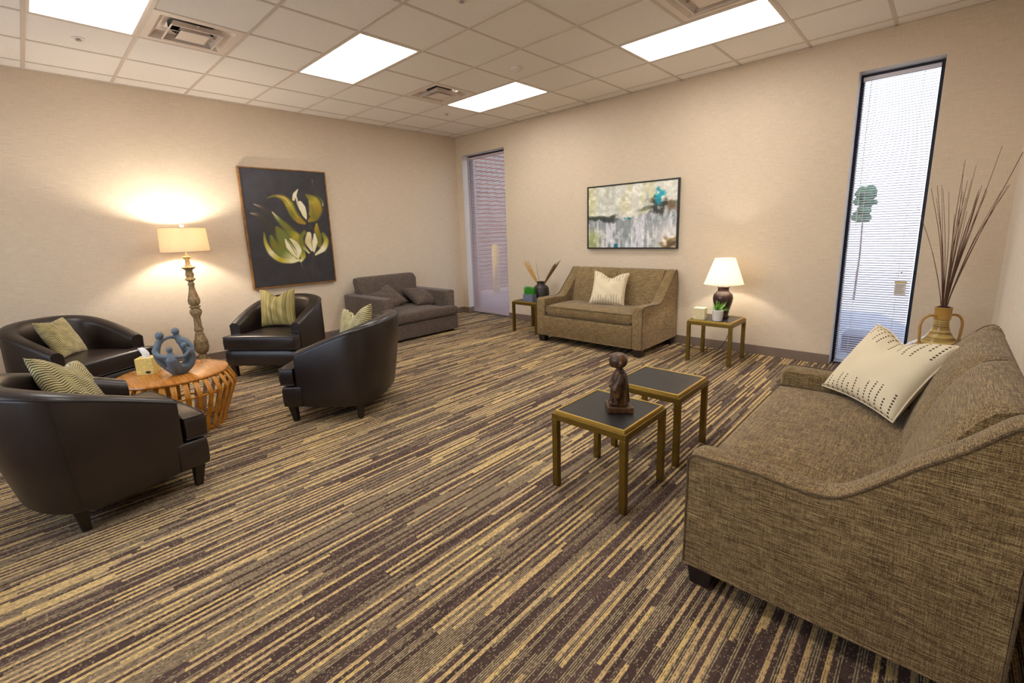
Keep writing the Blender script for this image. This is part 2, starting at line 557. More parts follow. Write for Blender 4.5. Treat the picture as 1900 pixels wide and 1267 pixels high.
def tag(o, label, cat, group=None):
    o['label'] = label; o['category'] = cat
    if group: o['group'] = group
    return o
def empty(name, loc, rz=0, label=None, cat=None, group=None):
    o = bpy.data.objects.new(name, None); COL.objects.link(o)
    o.location = loc; o.rotation_euler = (0, 0, rz)
    o.empty_display_size = .1
    if label: tag(o, label, cat, group)
    return o
def struct(o):
    o['kind'] = 'structure'; return o
def copy_tree(o, parent=None):
    c = o.copy(); COL.objects.link(c); c.parent = parent
    for ch in [x for x in scene.objects if x.parent == o]:
        copy_tree(ch, c)
    return c

def smoothline(pts, n=8):
    """Catmull-Rom through the points."""
    P = [np.array(p, float) for p in pts]
    P = [2 * P[0] - P[1]] + P + [2 * P[-1] - P[-2]]
    out = []
    for i in range(1, len(P) - 2):
        for k in range(n):
            t = k / n
            out.append(.5 * ((2 * P[i]) + (-P[i - 1] + P[i + 1]) * t + (2 * P[i - 1] - 5 * P[i] + 4 * P[i + 1] - P[i + 2]) * t * t + (-P[i - 1] + 3 * P[i] - 3 * P[i + 1] + P[i + 2]) * t ** 3))
    out.append(P[-2])
    return out

# ------------------------------------------------------------------ room
XR, YF, H = 6.575, -7.2, 2.9935
W1 = (.145, 1.139); W2 = (5.510, 6.080); WZ = 2.69
DEP = .17          # window reveal depth
TH = .30

struct(MB().box(-TH, XR + TH, YF - TH, TH, -.1, 0).build('floor', M['carpet'], smooth=False))
wb = MB()
wb.box(-TH, W1[0], 0, TH, 0, H); wb.box(W1[1], W2[0], 0, TH, 0, H); wb.box(W2[1], XR + TH, 0, TH, 0, H)
wb.box(W1[0], W1[1], 0, TH, WZ, H); wb.box(W2[0], W2[1], 0, TH, WZ, H)
struct(wb.build('wall_back', M['wall'], smooth=False))
struct(MB().box(-TH, 0, YF, 0, 0, H).build('wall_left', M['wall'], smooth=False))
struct(MB().box(XR, XR + TH, YF, 0, 0, H).build('wall_right', M['wall_c'], smooth=False))
W3 = (.9, 5.1); W3Z = (.95, 2.55)  # unseen window opening, added to bring in fill light
wf = MB(); wf.box(-TH, W3[0], YF - TH, YF, 0, H); wf.box(W3[1], XR + TH, YF - TH, YF, 0, H)
wf.box(W3[0], W3[1], YF - TH, YF, 0, W3Z[0]); wf.box(W3[0], W3[1], YF - TH, YF, W3Z[1], H)
struct(wf.build('wall_front', M['wall'], smooth=False))
wf = MB()
for k in range(4):
    xx = W3[0] + (W3[1] - W3[0] - .04) * k / 3
    wf.box(xx, xx + .04, YF - .16, YF - .10, W3Z[0], W3Z[1])
wf.box(W3[0], W3[1], YF - .16, YF - .10, W3Z[0], W3Z[0] + .04); wf.box(W3[0], W3[1], YF - .16, YF - .10, W3Z[1] - .04, W3Z[1])
_w3 = struct(wf.build('window_3', M['metal_frame'], smooth=False))
struct(MB().box(-TH - 1.5, XR + TH + 1.5, YF - TH - 2.4, YF - TH, 2.62, 2.80).build('trim_4', M['reveal'], smooth=False))   # unseen eave, added to block sun from the window
MB().box(W3[0] + .01, W3[1] - .01, YF - .135, YF - .129, W3Z[0] + .01, W3Z[1] - .01).build('glass_pane', M['glass'], _w3, smooth=False)
# painted returns of the window openings
for i, (a, b) in enumerate((W1, W2)):
    m = MB()
    m.box(a, a + .004, .001, DEP, 0, WZ); m.box(b - .004, b, .001, DEP, 0, WZ); m.box(a, b, .001, DEP, WZ - .004, WZ)
    struct(m.build('trim_%d' % (i + 1), M['reveal'], smooth=False))
# baseboards
def bb(name, m): struct(m.build(name, M['baseboard'], smooth=False, bevel=.004, seg=2))
m = MB(); m.box(.008, W1[0] + .004, -.008, 0, 0, .10); m.box(W1[1], W2[0], -.008, 0, 0, .10); m.box(W2[1], XR - .008, -.008, 0, 0, .10)
m.box(W1[0] + .004, W1[0] + .012, -.008, DEP - .04, 0, .10)
bb('baseboard_back', m)
bb('baseboard_left', MB().box(0, .008, YF + .008, -.008, 0, .10))
bb('baseboard_right', MB().box(XR - .008, XR, YF + .008, -.008, 0, .10))
bb('baseboard_front', MB().box(.008, XR - .008, YF, YF + .008, 0, .10))

# ceiling: lay-in tiles with openings for troffers and diffusers, and the T-bar grid
T = .6096
GX = lambda I: 3.2984 + I * T
GY = lambda j: -3.234 + j * T
troffers = [(-3, -1, 0), (-3, -1, 3), (1, 3, 3), (-3, -1, -3), (1, 3, 0), (1, 3, -3)]  # last two panels are out of view, added to brighten the room
vents = [(-3, -2), (-3, 2), (2, 2), (2, -2)]
used = set()
for a, b, j in troffers:
    for I in range(a, b): used.add((I, j))
for I, j in vents: used.add((I, j))
cm = MB()
cm.box(-TH, XR + TH, YF - TH, TH, H + .12, H + .2)
for I in range(-6, 6):
    for j in range(-7, 6):
        if (I, j) in used: continue
        x0, x1 = max(0, GX(I)), min(XR, GX(I + 1)); y0, y1 = max(YF, GY(j)), min(0, GY(j + 1))
        if x1 - x0 < .01 or y1 - y0 < .01: continue
        cm.box(x0, x1, y0, y1, H, H + .015)
struct(cm.build('ceiling', M['tile'], smooth=False))
gm = MB()
bw = .012; gz = H - .004
for I in range(-5, 6):
    x = GX(I)
    if 0 < x < XR: gm.box(x - bw, x + bw, YF, 0, gz, H + .001)
for j in range(-6, 6):
    y = GY(j)
    if YF < y < 0: gm.box(0, XR, y - bw, y + bw, gz - .0005, H + .0005)
gm.box(0, .022, YF, 0, gz, H + .001); gm.box(XR - .022, XR, YF, 0, gz, H + .001)
gm.box(0, XR, -.022, 0, gz, H + .001); gm.box(0, XR, YF, YF + .022, gz, H + .001)
# cut the bars where a fixture covers them
gm2 = MB()
inside = lambda x, y: any(GX(a) + .02 < x < GX(b) - .02 and GY(j) + .02 < y < GY(j + 1) - .02 for a, b, j in troffers)
gm2 = MB()
def bar_segments():
    for I in range(-5, 6):
        x = GX(I)
        if not 0 < x < XR: continue
        for j in range(-7, 6):
            y0, y1 = max(YF, GY(j)), min(0, GY(j + 1))
            if y1 - y0 < .01 or inside(x, (y0 + y1) / 2): continue
            gm2.box(x - bw, x + bw, y0, y1, gz, H + .001)
    for j in range(-6, 6):
        y = GY(j)
        if YF < y < 0: gm2.box(0, XR, y - bw, y + bw, gz - .0006, H + .0006)
bar_segments()
gm2.box(0, .022, YF, 0, gz, H + .001); gm2.box(XR - .022, XR, YF, 0, gz, H + .001)
gm2.box(0, XR, -.022, 0, gz, H + .001); gm2.box(0, XR, YF, YF + .022, gz, H + .001)
struct(gm2.build('trim_3', M['tbar'], smooth=False))

TL = ['ceiling light panel above the space between flower painting and round table',
      'small-looking ceiling light panel nearest the far corner window',
      'long ceiling light panel above the tweed loveseat under the abstract painting',
      'ceiling light panel in the top left corner of the photo beside a square vent',
      'unseen ceiling light panel, added over the middle of the room, above the coffee tables',
      'unseen ceiling light panel, added over the camera end of the room']
for (a, b, j), lab in zip(troffers, TL):
    x0, x1, y0, y1 = GX(a) + bw, GX(b) - bw, GY(j) + bw, GY(j + 1) - bw
    e = empty('ceiling_light', ((x0 + x1) / 2, (y0 + y1) / 2, H), 0, lab, 'ceiling light')
    hx, hy = (x1 - x0) / 2, (y1 - y0) / 2
    fm = MB(); w = .018
    fm.box(-hx, hx, -hy, -hy + w, -.004, .02); fm.box(-hx, hx, hy - w, hy, -.004, .02)
    fm.box(-hx, -hx + w, -hy + w, hy - w, -.004, .02); fm.box(hx - w, hx, -hy + w, hy - w, -.004, .02)
    fm.build('frame', M['vent'], e, smooth=False)
    MB().box(-hx + w, hx - w, -hy + w, hy - w, .004, .012).build('diffuser', M['troffer'], e, smooth=False)

# square ceiling diffusers
def diffuser(I, j, lab, yaw=0):
    e = empty('ceiling_vent', (GX(I) + T / 2, GY(j) + T / 2, H), yaw, lab, 'air vent', 'square air diffusers in the ceiling')
    hw = T / 2 - bw
    def ring(m, a, za, b, zb, th=.002):
        c = [(-1, -1), (1, -1), (1, 1), (-1, 1)]
        o = [(sx * a, sy * a, za) for sx, sy in c]; i = [(sx * b, sy * b, zb) for sx, sy in c]
        o2 = [(p[0], p[1], p[2] + th) for p in o]; i2 = [(p[0], p[1], p[2] + th) for p in i]
        vs = o + i + o2 + i2
        fs = []
        for k in range(4):
            l = (k + 1) % 4
            fs += [(k, l, 4 + l, 4 + k), (8 + l, 8 + k, 12 + k, 12 + l), (k, 8 + k, 8 + l, l), (4 + k, 4 + l, 12 + l, 12 + k)]
        m.add(vs, fs)
    m = MB(); ring(m, hw, -.002, hw - .05, -.002); ring(m, hw - .05, -.002, hw - .10, .05); m.build('frame', M['vent'], e, smooth=False)
    m = MB(); ring(m, .170, -.020, .145, .02); ring(m, .172, -.022, .160, -.022); m.build('louver', M['vent'], e, smooth=False)
    m = MB(); ring(m, .105, -.020, .085, .012); m.build('louver', M['vent'], e, smooth=False)
    m = MB(); m.box(-.095, .095, -.095, .095, -.022, -.018); m.build('center_plate', M['vent'], e, smooth=False)
    m = MB(); m.box(-.005, .005, -.2, .2, -.0, .004); m.box(-.2, .2, -.005, .005, 0, .004); m.build('hanger', M['vent'], e, smooth=False)
    MB().lathe([(.15, .03), (.15, .11)], n=32, caps=(False, True)).build('duct', M['duct'], e)
    m = MB(); ring(m, hw - .09, .06, .15, .06); m.build('backing', M['vent'], e, smooth=False)
for (I, j), lab in zip(vents, ['square ceiling vent beside the top left light panel', 'square ceiling vent touching the light panel nearest the far corner',
                               'square ceiling vent cut by the top edge beside the long light panel', 'square ceiling vent behind the camera near the right wall']):
    diffuser(I, j, lab)
# ceiling devices
e = empty('smoke_detector', (2.962, -1.692, H), 0, 'round white smoke detector on the ceiling between the light panels', 'smoke detector')
MB().lathe([(.055, 0), (.06, -.012), (.058, -.026), (.045, -.034)], n=32).build('body', M['plastic_white'], e)
MB().lathe([(.03, -.034), (.028, -.040)], n=24).build('cap', M['plastic_white'], e)
for (x, y), lab in zip(((1.144, -4.765), (1.164, -1.116), (3.609, -2.959)),
                       ('small chrome sprinkler head in the ceiling near the left edge', 'small sprinkler head in the ceiling nearest the far corner', 'sprinkler head at the top middle edge of the ceiling')):
    e = empty('sprinkler_head', (x, y, H), 0, lab, 'sprinkler', 'ceiling sprinklers')
    MB().lathe([(.042, 0), (.042, -.005), (.02, -.008)], n=24).build('escutcheon', M['plastic_white'], e)
    mm = MB(); mm.lathe([(.008, -.008), (.008, -.014), (.018, -.015), (.018, -.018)], n=16); mm.build('deflector', M['chrome'], e)

# ------------------------------------------------------------------ windows with blinds
def window(idx, x0, x1, slat_mat, tilt, lab_b, with_tag):
    m = MB(); f = .032; y0, y1 = DEP - .02, DEP + .05
    m.box(x0 + .004, x0 + f, y0, y1, 0, WZ - .004); m.box(x1 - f, x1 - .004, y0, y1, 0, WZ - .004)
    m.box(x0 + f, x1 - f, y0, y1, 0, f * .8); m.box(x0 + f, x1 - f, y0, y1, WZ - f - .004, WZ - .004)
    w = struct(m.build('window_%d' % idx, M['metal_frame'], smooth=False, bevel=.002, seg=1))
    MB().box(x0 + f, x1 - f, DEP + .02, DEP + .026, f * .8, WZ - f).build('glass_pane', M['glass'], w, smooth=False)
    by = .095
    e = empty('mini_blind', ((x0 + x1) / 2, by, 0), 0, lab_b, 'window blind')
    hw = (x1 - x0) / 2 - .03
    MB().box(-hw, hw, -.014, .014, WZ - .075, WZ - .042).build('headrail', slat_mat, e, smooth=False, bevel=.002)
    s = MB(); z = .05; dz = .0222
    while z < WZ - .085:
        c, sn = math.cos(tilt) * .0125, math.sin(tilt) * .0125
        n = 4; top = []; bot = []
        for k in range(n + 1):
            t = -1 + 2 * k / n
            cr = .0022 * (1 - t * t)
            top.append((t * c - cr * math.sin(tilt) * 0, z + t * sn + cr)); 
        rings = []
        for xx in (-hw + .004, hw - .004):
            rings.append([(xx, p[0], p[1]) for p in top] + [(xx, p[0], p[1] - .0006) for p in reversed(top)])
        s.rings(rings)
        z += dz
    s.build('slats', slat_mat, e, smooth=True, angle=60)
    MB().box(-hw, hw, -.012, .012, .018, .034).build('bottom_rail', slat_mat, e, smooth=False, bevel=.002)
    c = MB()
    for xx in (-hw + .10, hw - .10):
        for yy in (-.0135, .0135):
            c.tube([(xx, yy, .03), (xx, yy, WZ - .06)], .0009, 5)
    c.build('ladder_cord', M['plastic_white'], e)
    MB().tube([(-hw + .06, -.02, WZ - .07), (-hw + .06, -.022, WZ - 1.35)], .003, 6).build('tilt_wand', M['plastic_white'], e)
    if with_tag:
        t_ = MB().box(hw - .115, hw - .035, -.021, -.019, .72, .84).build('warning_tag', M['plastic_white'], e, smooth=False)
        MB().box(hw - .118, hw - .032, -.023, -.018, .835, .845).build('tag_clip', M['post_yellow'], t_, smooth=False)
        mm = MB()
        for k in range(5): mm.box(hw - .108, hw - .045 - .008 * (k % 3), -.0225, -.0212, .81 - k * .018, .813 - k * .018)
        mm.build('printed_lines', M['cord'], t_, smooth=False)
        MB().ball((hw - .078, -.022, .925), .006, 8, 6).build('cord_knob', M['cord'], e)
window(1, *W1, M['slat_dimmed'], R(38), 'mini blind tinted mauve for weaker backlight in the narrow far corner window', False)
window(2, *W2, M['slat_white'], R(20), 'bright white mini blind in the tall window beside the branch vase', True)

# outside: ground, added brick wall and pale backdrop, bush, box, posts
o = MB().box(-14, 22, .35, 30, -.14, -.04).build('ground', M['concrete'], smooth=False); struct(o)
tag(MB().box(-3.4, -2.2, 1.6, 6.2, -.04, 3.6).build('darkening_brick_wall', M['brick'], smooth=False), 'brick wall added outside the far corner window to darken its view', 'brick wall')  # added to darken what shows behind the upper blind
tag(MB().box(-9, 16, 12, 12.4, -.04, 7).build('pale_backdrop_wall', M['stucco'], smooth=False), 'pale wall added as a white backdrop through the window blinds, behind the tree', 'building')  # added backdrop, keeps the view through the blinds white
e = empty('tree', (5.12, 5.0, -.04), 0, 'small dark tree seen through the blind of the bright window', 'tree')
MB().tube([(0, 0, 0), (.02, 0, .8), (0, .02, 1.6)], [.018, .014, .01], 10).build('trunk', M['bark'], e)
mm = MB()
for k in range(50):
    a = random.uniform(0, 6.28); rr = random.uniform(0, .15)
    mm.ball((rr * math.cos(a), rr * math.sin(a), 1.68 + random.uniform(-.22, .30)), random.uniform(.04, .09), 8, 5)
mm.build('foliage', M['bush'], e)
e = empty('utility_cabinet', (5.70, .95, -.04), 0, 'low blue grey utility box outside the bright window', 'utility box')
MB().box(-.2, .2, -.15, .15, 0, .20).build('body', M['ac_blue'], e, smooth=False, bevel=.01)
mm = MB()
for k in range(5): mm.box(-.17, .17, -.156, -.15, .04 + k * .03, .052 + k * .03)
mm.build('grille', M['metal_frame'], e, smooth=False)
e = empty('bollard', (-1.35, 2.2, -.04), 0, 'yellow post outside the far corner window', 'post')
MB().lathe([(.085, 0), (.085, 1.1), (.06, 1.16), (.01, 1.18)], n=20).build('post', M['post_yellow'], e)
MB().lathe([(.12, 0), (.12, .03)], n=20).build('base', M['concrete'], e)

# ------------------------------------------------------------------ leather tub chairs
def make_chair(name='tub_chair'):
    e = empty(name, (0, 0, 0))
    # plan paths of the outer face, at the bottom and at the top, from the right arm tip round the back to the left tip
    def plan(au, bv, uc, tip, p):
        out = []
        for k in range(7):
            q_ = k / 7
            out.append((.33 - (.33 - uc) * q_, -(tip + (bv - tip) * math.sin(q_ * math.pi / 2))))
        for k in range(33):
            th_ = -math.pi / 2 + math.pi * k / 32
            c_, s_ = math.cos(th_), math.sin(th_); e_ = 2 / p
            out.append((uc - au * abs(c_) ** e_, bv * abs(s_) ** e_ * (1 if s_ > 0 else -1)))
        for k in range(1, 8):
            q_ = k / 7
            out.append((uc + (.33 - uc) * q_, (tip + (bv - tip) * math.cos(q_ * math.pi / 2))))
        return np.array(out)
    PB = plan(.27, .425, .0, .388, 2.5)
    PT = plan(.375, .405, .01, .388, 2.35)
    P = PT
    def normals(P_):
        tg = np.gradient(P_, axis=0); tg /= np.linalg.norm(tg, axis=1)[:, None]
        n_ = np.stack([tg[:, 1], -tg[:, 0]], 1)
        if ((P_ - np.array([.05, 0])) * n_).sum() < 0: n_ = -n_
        return n_
    nrm = normals(PT); nb = normals(PB)
    def ztop(u):
        t = max(0, (.33 - u) / .70)
        return .555 + .222 * (.55 * math.sin(math.pi / 2 * min(1, t)) + .45 * min(1, t))
    rings = []; pip = []; seam_k = {11: [], len(P) - 12: []}
    for k, (pt, pb, n, n2) in enumerate(zip(PT, PB, nrm, nb)):
        u, v = pt; zt = ztop(u); b = max(0, (.33 - u) / .70)
        th = .10 + .03 * b; thb = th + .03 * b
        def q(d, z):
            f_ = min(1, max(0, (z - .13) / (zt - .16))); f_ = f_ ** .85
            p_ = pb * (1 - f_) + pt * f_; m_ = n2 * (1 - f_) + n * f_
            return (p_[0] - m_[0] * d, p_[1] - m_[1] * d, z)
        ring = [q(.014, .13), q(.003, .145), q(0, .25), q(-.004, .42), q(0, zt - .035), q(.004, zt - .016), q(.018, zt - .004),
                q(th * .35, zt + .004), q(th * .75, zt), q(th - .004, zt - .02), q(th + .006, zt - .05), q(thb, .46), q(thb - .01, .28), q(thb - .02, .13)]
        rings.append(ring)
        pip.append(q(-.001, zt - .020))
        if k in seam_k: seam_k[k] = [q(.002, .145), q(-.0005, .25), q(-.0045, .42), q(-.0005, zt - .035)]
    MB().rings(rings).build('barrel_back', M['leather'], e, angle=50)
    MB().tube([(P[0][0], P[0][1] + .02, .14)] + pip + [(P[-1][0], P[-1][1] - .02, .14)], .0042, 6).build('piping', M['leather_dark'], e)
    for pts in seam_k.values():
        MB().tube(pts, .0016, 5).build('seam', M['leather_dark'], e)
    # front rail
    fr = MB()
    rings = []
    for v in (-.395, -.39, -.38, -.3, 0, .3, .38, .39, .395):
        s = {.395: .012, .39: .004, .38: 0}.get(abs(v), 0)
        rings.append([(.30, v, .13 + s), (.445 - s, v, .13 + s), (.452 - s, v, .15), (.455 - s, v, .22), (.452 - s, v, .275 - s), (.44 - s, v, .292 - s), (.30, v, .295 - s)])
    fr.rings(rings).build('front_rail', M['leather'], e, angle=50)
    MB().box(-.14, .32, -.28, .28, .14, .29).build('seat_deck', M['leather_dark'], e, smooth=False)
    # T cushion
    rings = []
    us = [-.215, -.21, -.20, -.18, -.15, -.1, .0, .2, .31, .334, .342, .346, .352, .36, .38, .42, .448, .458, .462]
    for i, u in enumerate(us):
        w = .272 * max(.35, (1 - (max(0, -u) / .235) ** 2.6)) ** .42 if u < .34 else .272 + (.392 - .272) * min(1, (u - .34) / .010)
        if u > .45: w -= .006 * (u - .45) / .012
        ins = {0: .03, 1: .012, 17: .008, 18: .022}.get(i, 0)
        z0, z1 = .302 + ins, .438 - ins
        ring = []
        for k in range(17):
            t = -1 + k / 8
            cr = .022 * (1 - abs(t) ** 3) * (1 - abs((u - .1) / .38) ** 4)
            ring.append((u, t * (w - (.006 if abs(t) == 1 else 0)), z1 + max(0, cr) - (.006 if abs(t) == 1 else 0)))
        ring += [(u, w, z1 - .02), (u, w + .002, (z0 + z1) / 2), (u, w, z0 + .02)]
        for k in range(9): ring.append((u, (1 - k / 4) * (w - .006), z0))
        ring += [(u, -w, z0 + .02), (u, -w - .002, (z0 + z1) / 2), (u, -w, z1 - .02)]
        rings.append(ring)
    cu = MB().rings(rings).build('seat_cushion', M['leather'], e, angle=40)
    pl = [(.30, -.272), (.338, -.274), (.352, -.385), (.36, -.392), (.452, -.392), (.462, -.382), (.463, 0), (.462, .382), (.452, .392), (.36, .392), (.352, .385), (.338, .274), (.30, .272)]
    for z in (.432, .310):
        MB().tube([(a, b, z + (.0 if z > .4 else 0)) for a, b in pl], .0042, 6).build('welt', M['leather_dark'], cu)
    for (u, v, ox, oy) in ((.40, -.35, -.012, .012), (.40, .35, -.012, -.012), (-.125, -.325, .012, .01), (-.125, .325, .012, -.01)):
        MB().taper(u, v, 0, .145, .036, .058, ox=ox, oy=oy).build('leg', M['leg_wood'], e, smooth=False, bevel=.003, seg=2)
    return e

chairs = [((2.907, -5.277), 100, 'dark leather tub chair nearest the camera at the left edge, seen from its side'),
          ((2.724, -3.549), 222.2, 'dark leather tub chair right of the others, its rounded back towards the grey sofa'),
          ((.971, -3.469), 307, 'dark leather tub chair facing forward under the flower painting, striped pillow on it'),
          ((.628, -5.178), 33.4, 'dark leather tub chair against the left wall behind the round wooden table')]
proto = make_chair()
for i, ((x, y), a, lab) in enumerate(chairs):
    c = proto if i == 0 else copy_tree(proto)
    c.location = (x, y, 0); c.rotation_euler = (0, 0, R(a))
    tag(c, lab, 'armchair', 'leather tub chairs around the wooden table')

# ------------------------------------------------------------------ tweed loveseats
SW, SD = 1.475, .87   # width, depth
def make_loveseat():
    e = empty('loveseat', (0, 0, 0))
    fx = lambda d: SD / 2 - d
    top = smoothline([(0.0, .53), (.012, .552), (.04, .562), (.12, .563), (.24, .562), (.34, .553), (.42, .553), (.48, .575), (.56, .648), (.64, .728), (.71, .79), (.765, .848), (.80, .885), (.83, .900), (.852, .893)], 5)
    prof = [(0.0, .09)] + [tuple(p) for p in top] + [(.868, .86), (.868, .09)]
    AT = .125
    for s in (-1, 1):
        y0 = s * SW / 2; y1 = s * (SW / 2 - AT)
        ins = .012
        rings = []
        c = np.array([.45, .4])
        pr_ = np.array(prof)
        tgt = np.roll(pr_, -1, 0) - np.roll(pr_, 1, 0); tgt /= np.linalg.norm(tgt, axis=1)[:, None] + 1e-9
        nn = np.stack([-tgt[:, 1], tgt[:, 0]], 1)
        nn[(0, -1), :] = [[-.7, -.7], [.7, -.7]]
        if ((pr_ - c) * nn).sum() < 0: nn = -nn; nn[(0, -1), :] = [[-.7, -.7], [.7, -.7]]
        for t, off in ((0, ins), (.12, .003), (.25, 0), (.5, -.004), (.75, 0), (.9, .004), (1, .014)):
            yy = y0 + (y1 - y0) * t
            rings.append([(fx(p[0] - n[0] * off), yy, p[1] - n[1] * off) for p, n in zip(pr_, nn)])
        arm = MB().rings(rings).build('arm', M['tweed'], e, angle=50)
        pts = [(fx(p[0] - n[0] * .004), y0 + (y1 - y0) * .02, p[1] - n[1] * .004) for p, n in zip(pr_[1:-1], nn[1:-1])]
        MB().tube([(fx(.003), pts[0][1], .095)] + pts + [(fx(.865), pts[0][1], .095)], .0048, 6).build('welt', M['tweed_welt'], arm)
        MB().tube([(fx(.0), y0 * .998, .094), (fx(.866), y0 * .998, .094)], .0045, 6).build('welt', M['tweed'], arm)
    iw = SW / 2 - AT
    # front apron
    rings = []
    for y in np.linspace(-iw, iw, 9):
        rings.append([(fx(.10), y, .09), (fx(.006), y, .09), (fx(.0), y, .11), (fx(.0), y, .31), (fx(.006), y, .335), (fx(.02), y, .345), (fx(.10), y, .35)])
    MB().rings(rings).build('front_rail', M['tweed'], e, angle=50)
    MB().tube([(fx(.001), -iw, .094), (fx(.001), iw, .094)], .0045, 6).build('welt', M['tweed'], e)
    MB().box(fx(.84), fx(.09), -iw, iw, .10, .34).build('seat_deck', M['tweed_welt'], e, smooth=False)
    # seat cushion
    rings = []; n = 25
    for i in range(n):
        t = -1 + 2 * i / (n - 1); y = t * (iw - .004)
        ins = .02 * max(0, (abs(t) - .965) / .035) ** 2
        cr = .020 * (1 - abs(t) ** 4)
        d0, d1 = .012 + ins, .68
        z0, z1 = .352 + ins, .468 - ins
        ring = [(fx(d0 + .012), y, z0), (fx(d0), y, z0 + .014), (fx(d0 - .014 * (1 - t * t)), y, (z0 + z1) / 2), (fx(d0), y, z1 - .006), (fx(d0 + .010), y, z1 + .002 + cr * .15)]
        for k in range(1, 10):
            q = k / 10
            ring.append((fx(d0 + (d1 - d0) * q), y, z1 + cr * math.sin(math.pi * min(1, q * 1.15 + .08)) * 1.2 + .004))
        ring += [(fx(d1), y, z1), (fx(d1), y, z0)]
        rings.append(ring)
    cu = MB().rings(rings).build('seat_cushion', M['tweed'], e, angle=45)
    for zz, dd in ((.466, .010), (.358, .012)):
        MB().tube([(fx(.60), -iw + .006, zz)] + [(fx(dd - (.004 if abs(t) < .9 else 0)), t * (iw - .006), zz) for t in np.linspace(-1, 1, 15)] + [(fx(.60), iw - .006, zz)], .0046, 6).build('welt', M['tweed_welt'], cu)
    # back: two padded panels
    for s in (-1, 1):
        rings = []; n = 17
        for i in range(n):
            t = -1 + 2 * i / (n - 1); y = s * iw / 2 + t * (iw / 2)
            b = 1 - abs(t) ** 5
            b2 = 1 - abs(t) ** 10
            o = .028 * b
            base = [(.60, .40), (.605, .47), (.628, .56), (.655, .65), (.682, .73), (.715, .80), (.745, .85), (.775, .882), (.805, .894)]
            ring = [(fx(d - o * (1 - .35 * k / 8)), y, z + .010 * b2 * (k / 8) ** 2 - .004 * (k / 8)) for k, (d, z) in enumerate(base)]
            ring += [(fx(.835), y, .896 + .006 * b2), (fx(.858), y, .885), (fx(.866), y, .86), (fx(.866), y, .10), (fx(.70), y, .10)]
            rings.append(ring)
        MB().rings(rings).build('back_panel', M['tweed'], e, angle=50)
    seam = [(.597, .47), (.628, .56), (.655, .65), (.682, .73), (.715, .80), (.745, .848), (.775, .88), (.805, .893), (.835, .898)]
    MB().tube([(fx(d - .001), 0, z - .002) for d, z in seam], .004, 6).build('welt', M['tweed_welt'], e)
    for sx, sy in ((1, 1), (1, -1), (-1, 1), (-1, -1)):
        MB().taper(sx * (SD / 2 - .06), sy * (SW / 2 - .065), 0, .092, .075, .095, .085, .10).build('foot', M['leg_wood'], e, smooth=False, bevel=.003, seg=2)
    return e
ls = make_loveseat()
ls.location = (6.035, -2.985, 0); ls.rotation_euler = (0, 0, R(180))
tag(ls, 'large-looking olive brown tweed loveseat in the right foreground against the right wall', 'sofa', 'matching tweed loveseats')
l2 = copy_tree(ls)
l2.location = (3.228, -.475, 0); l2.rotation_euler = (0, 0, R(-90))
tag(l2, 'olive brown tweed loveseat below the abstract painting, against the window wall', 'sofa', 'matching tweed loveseats')

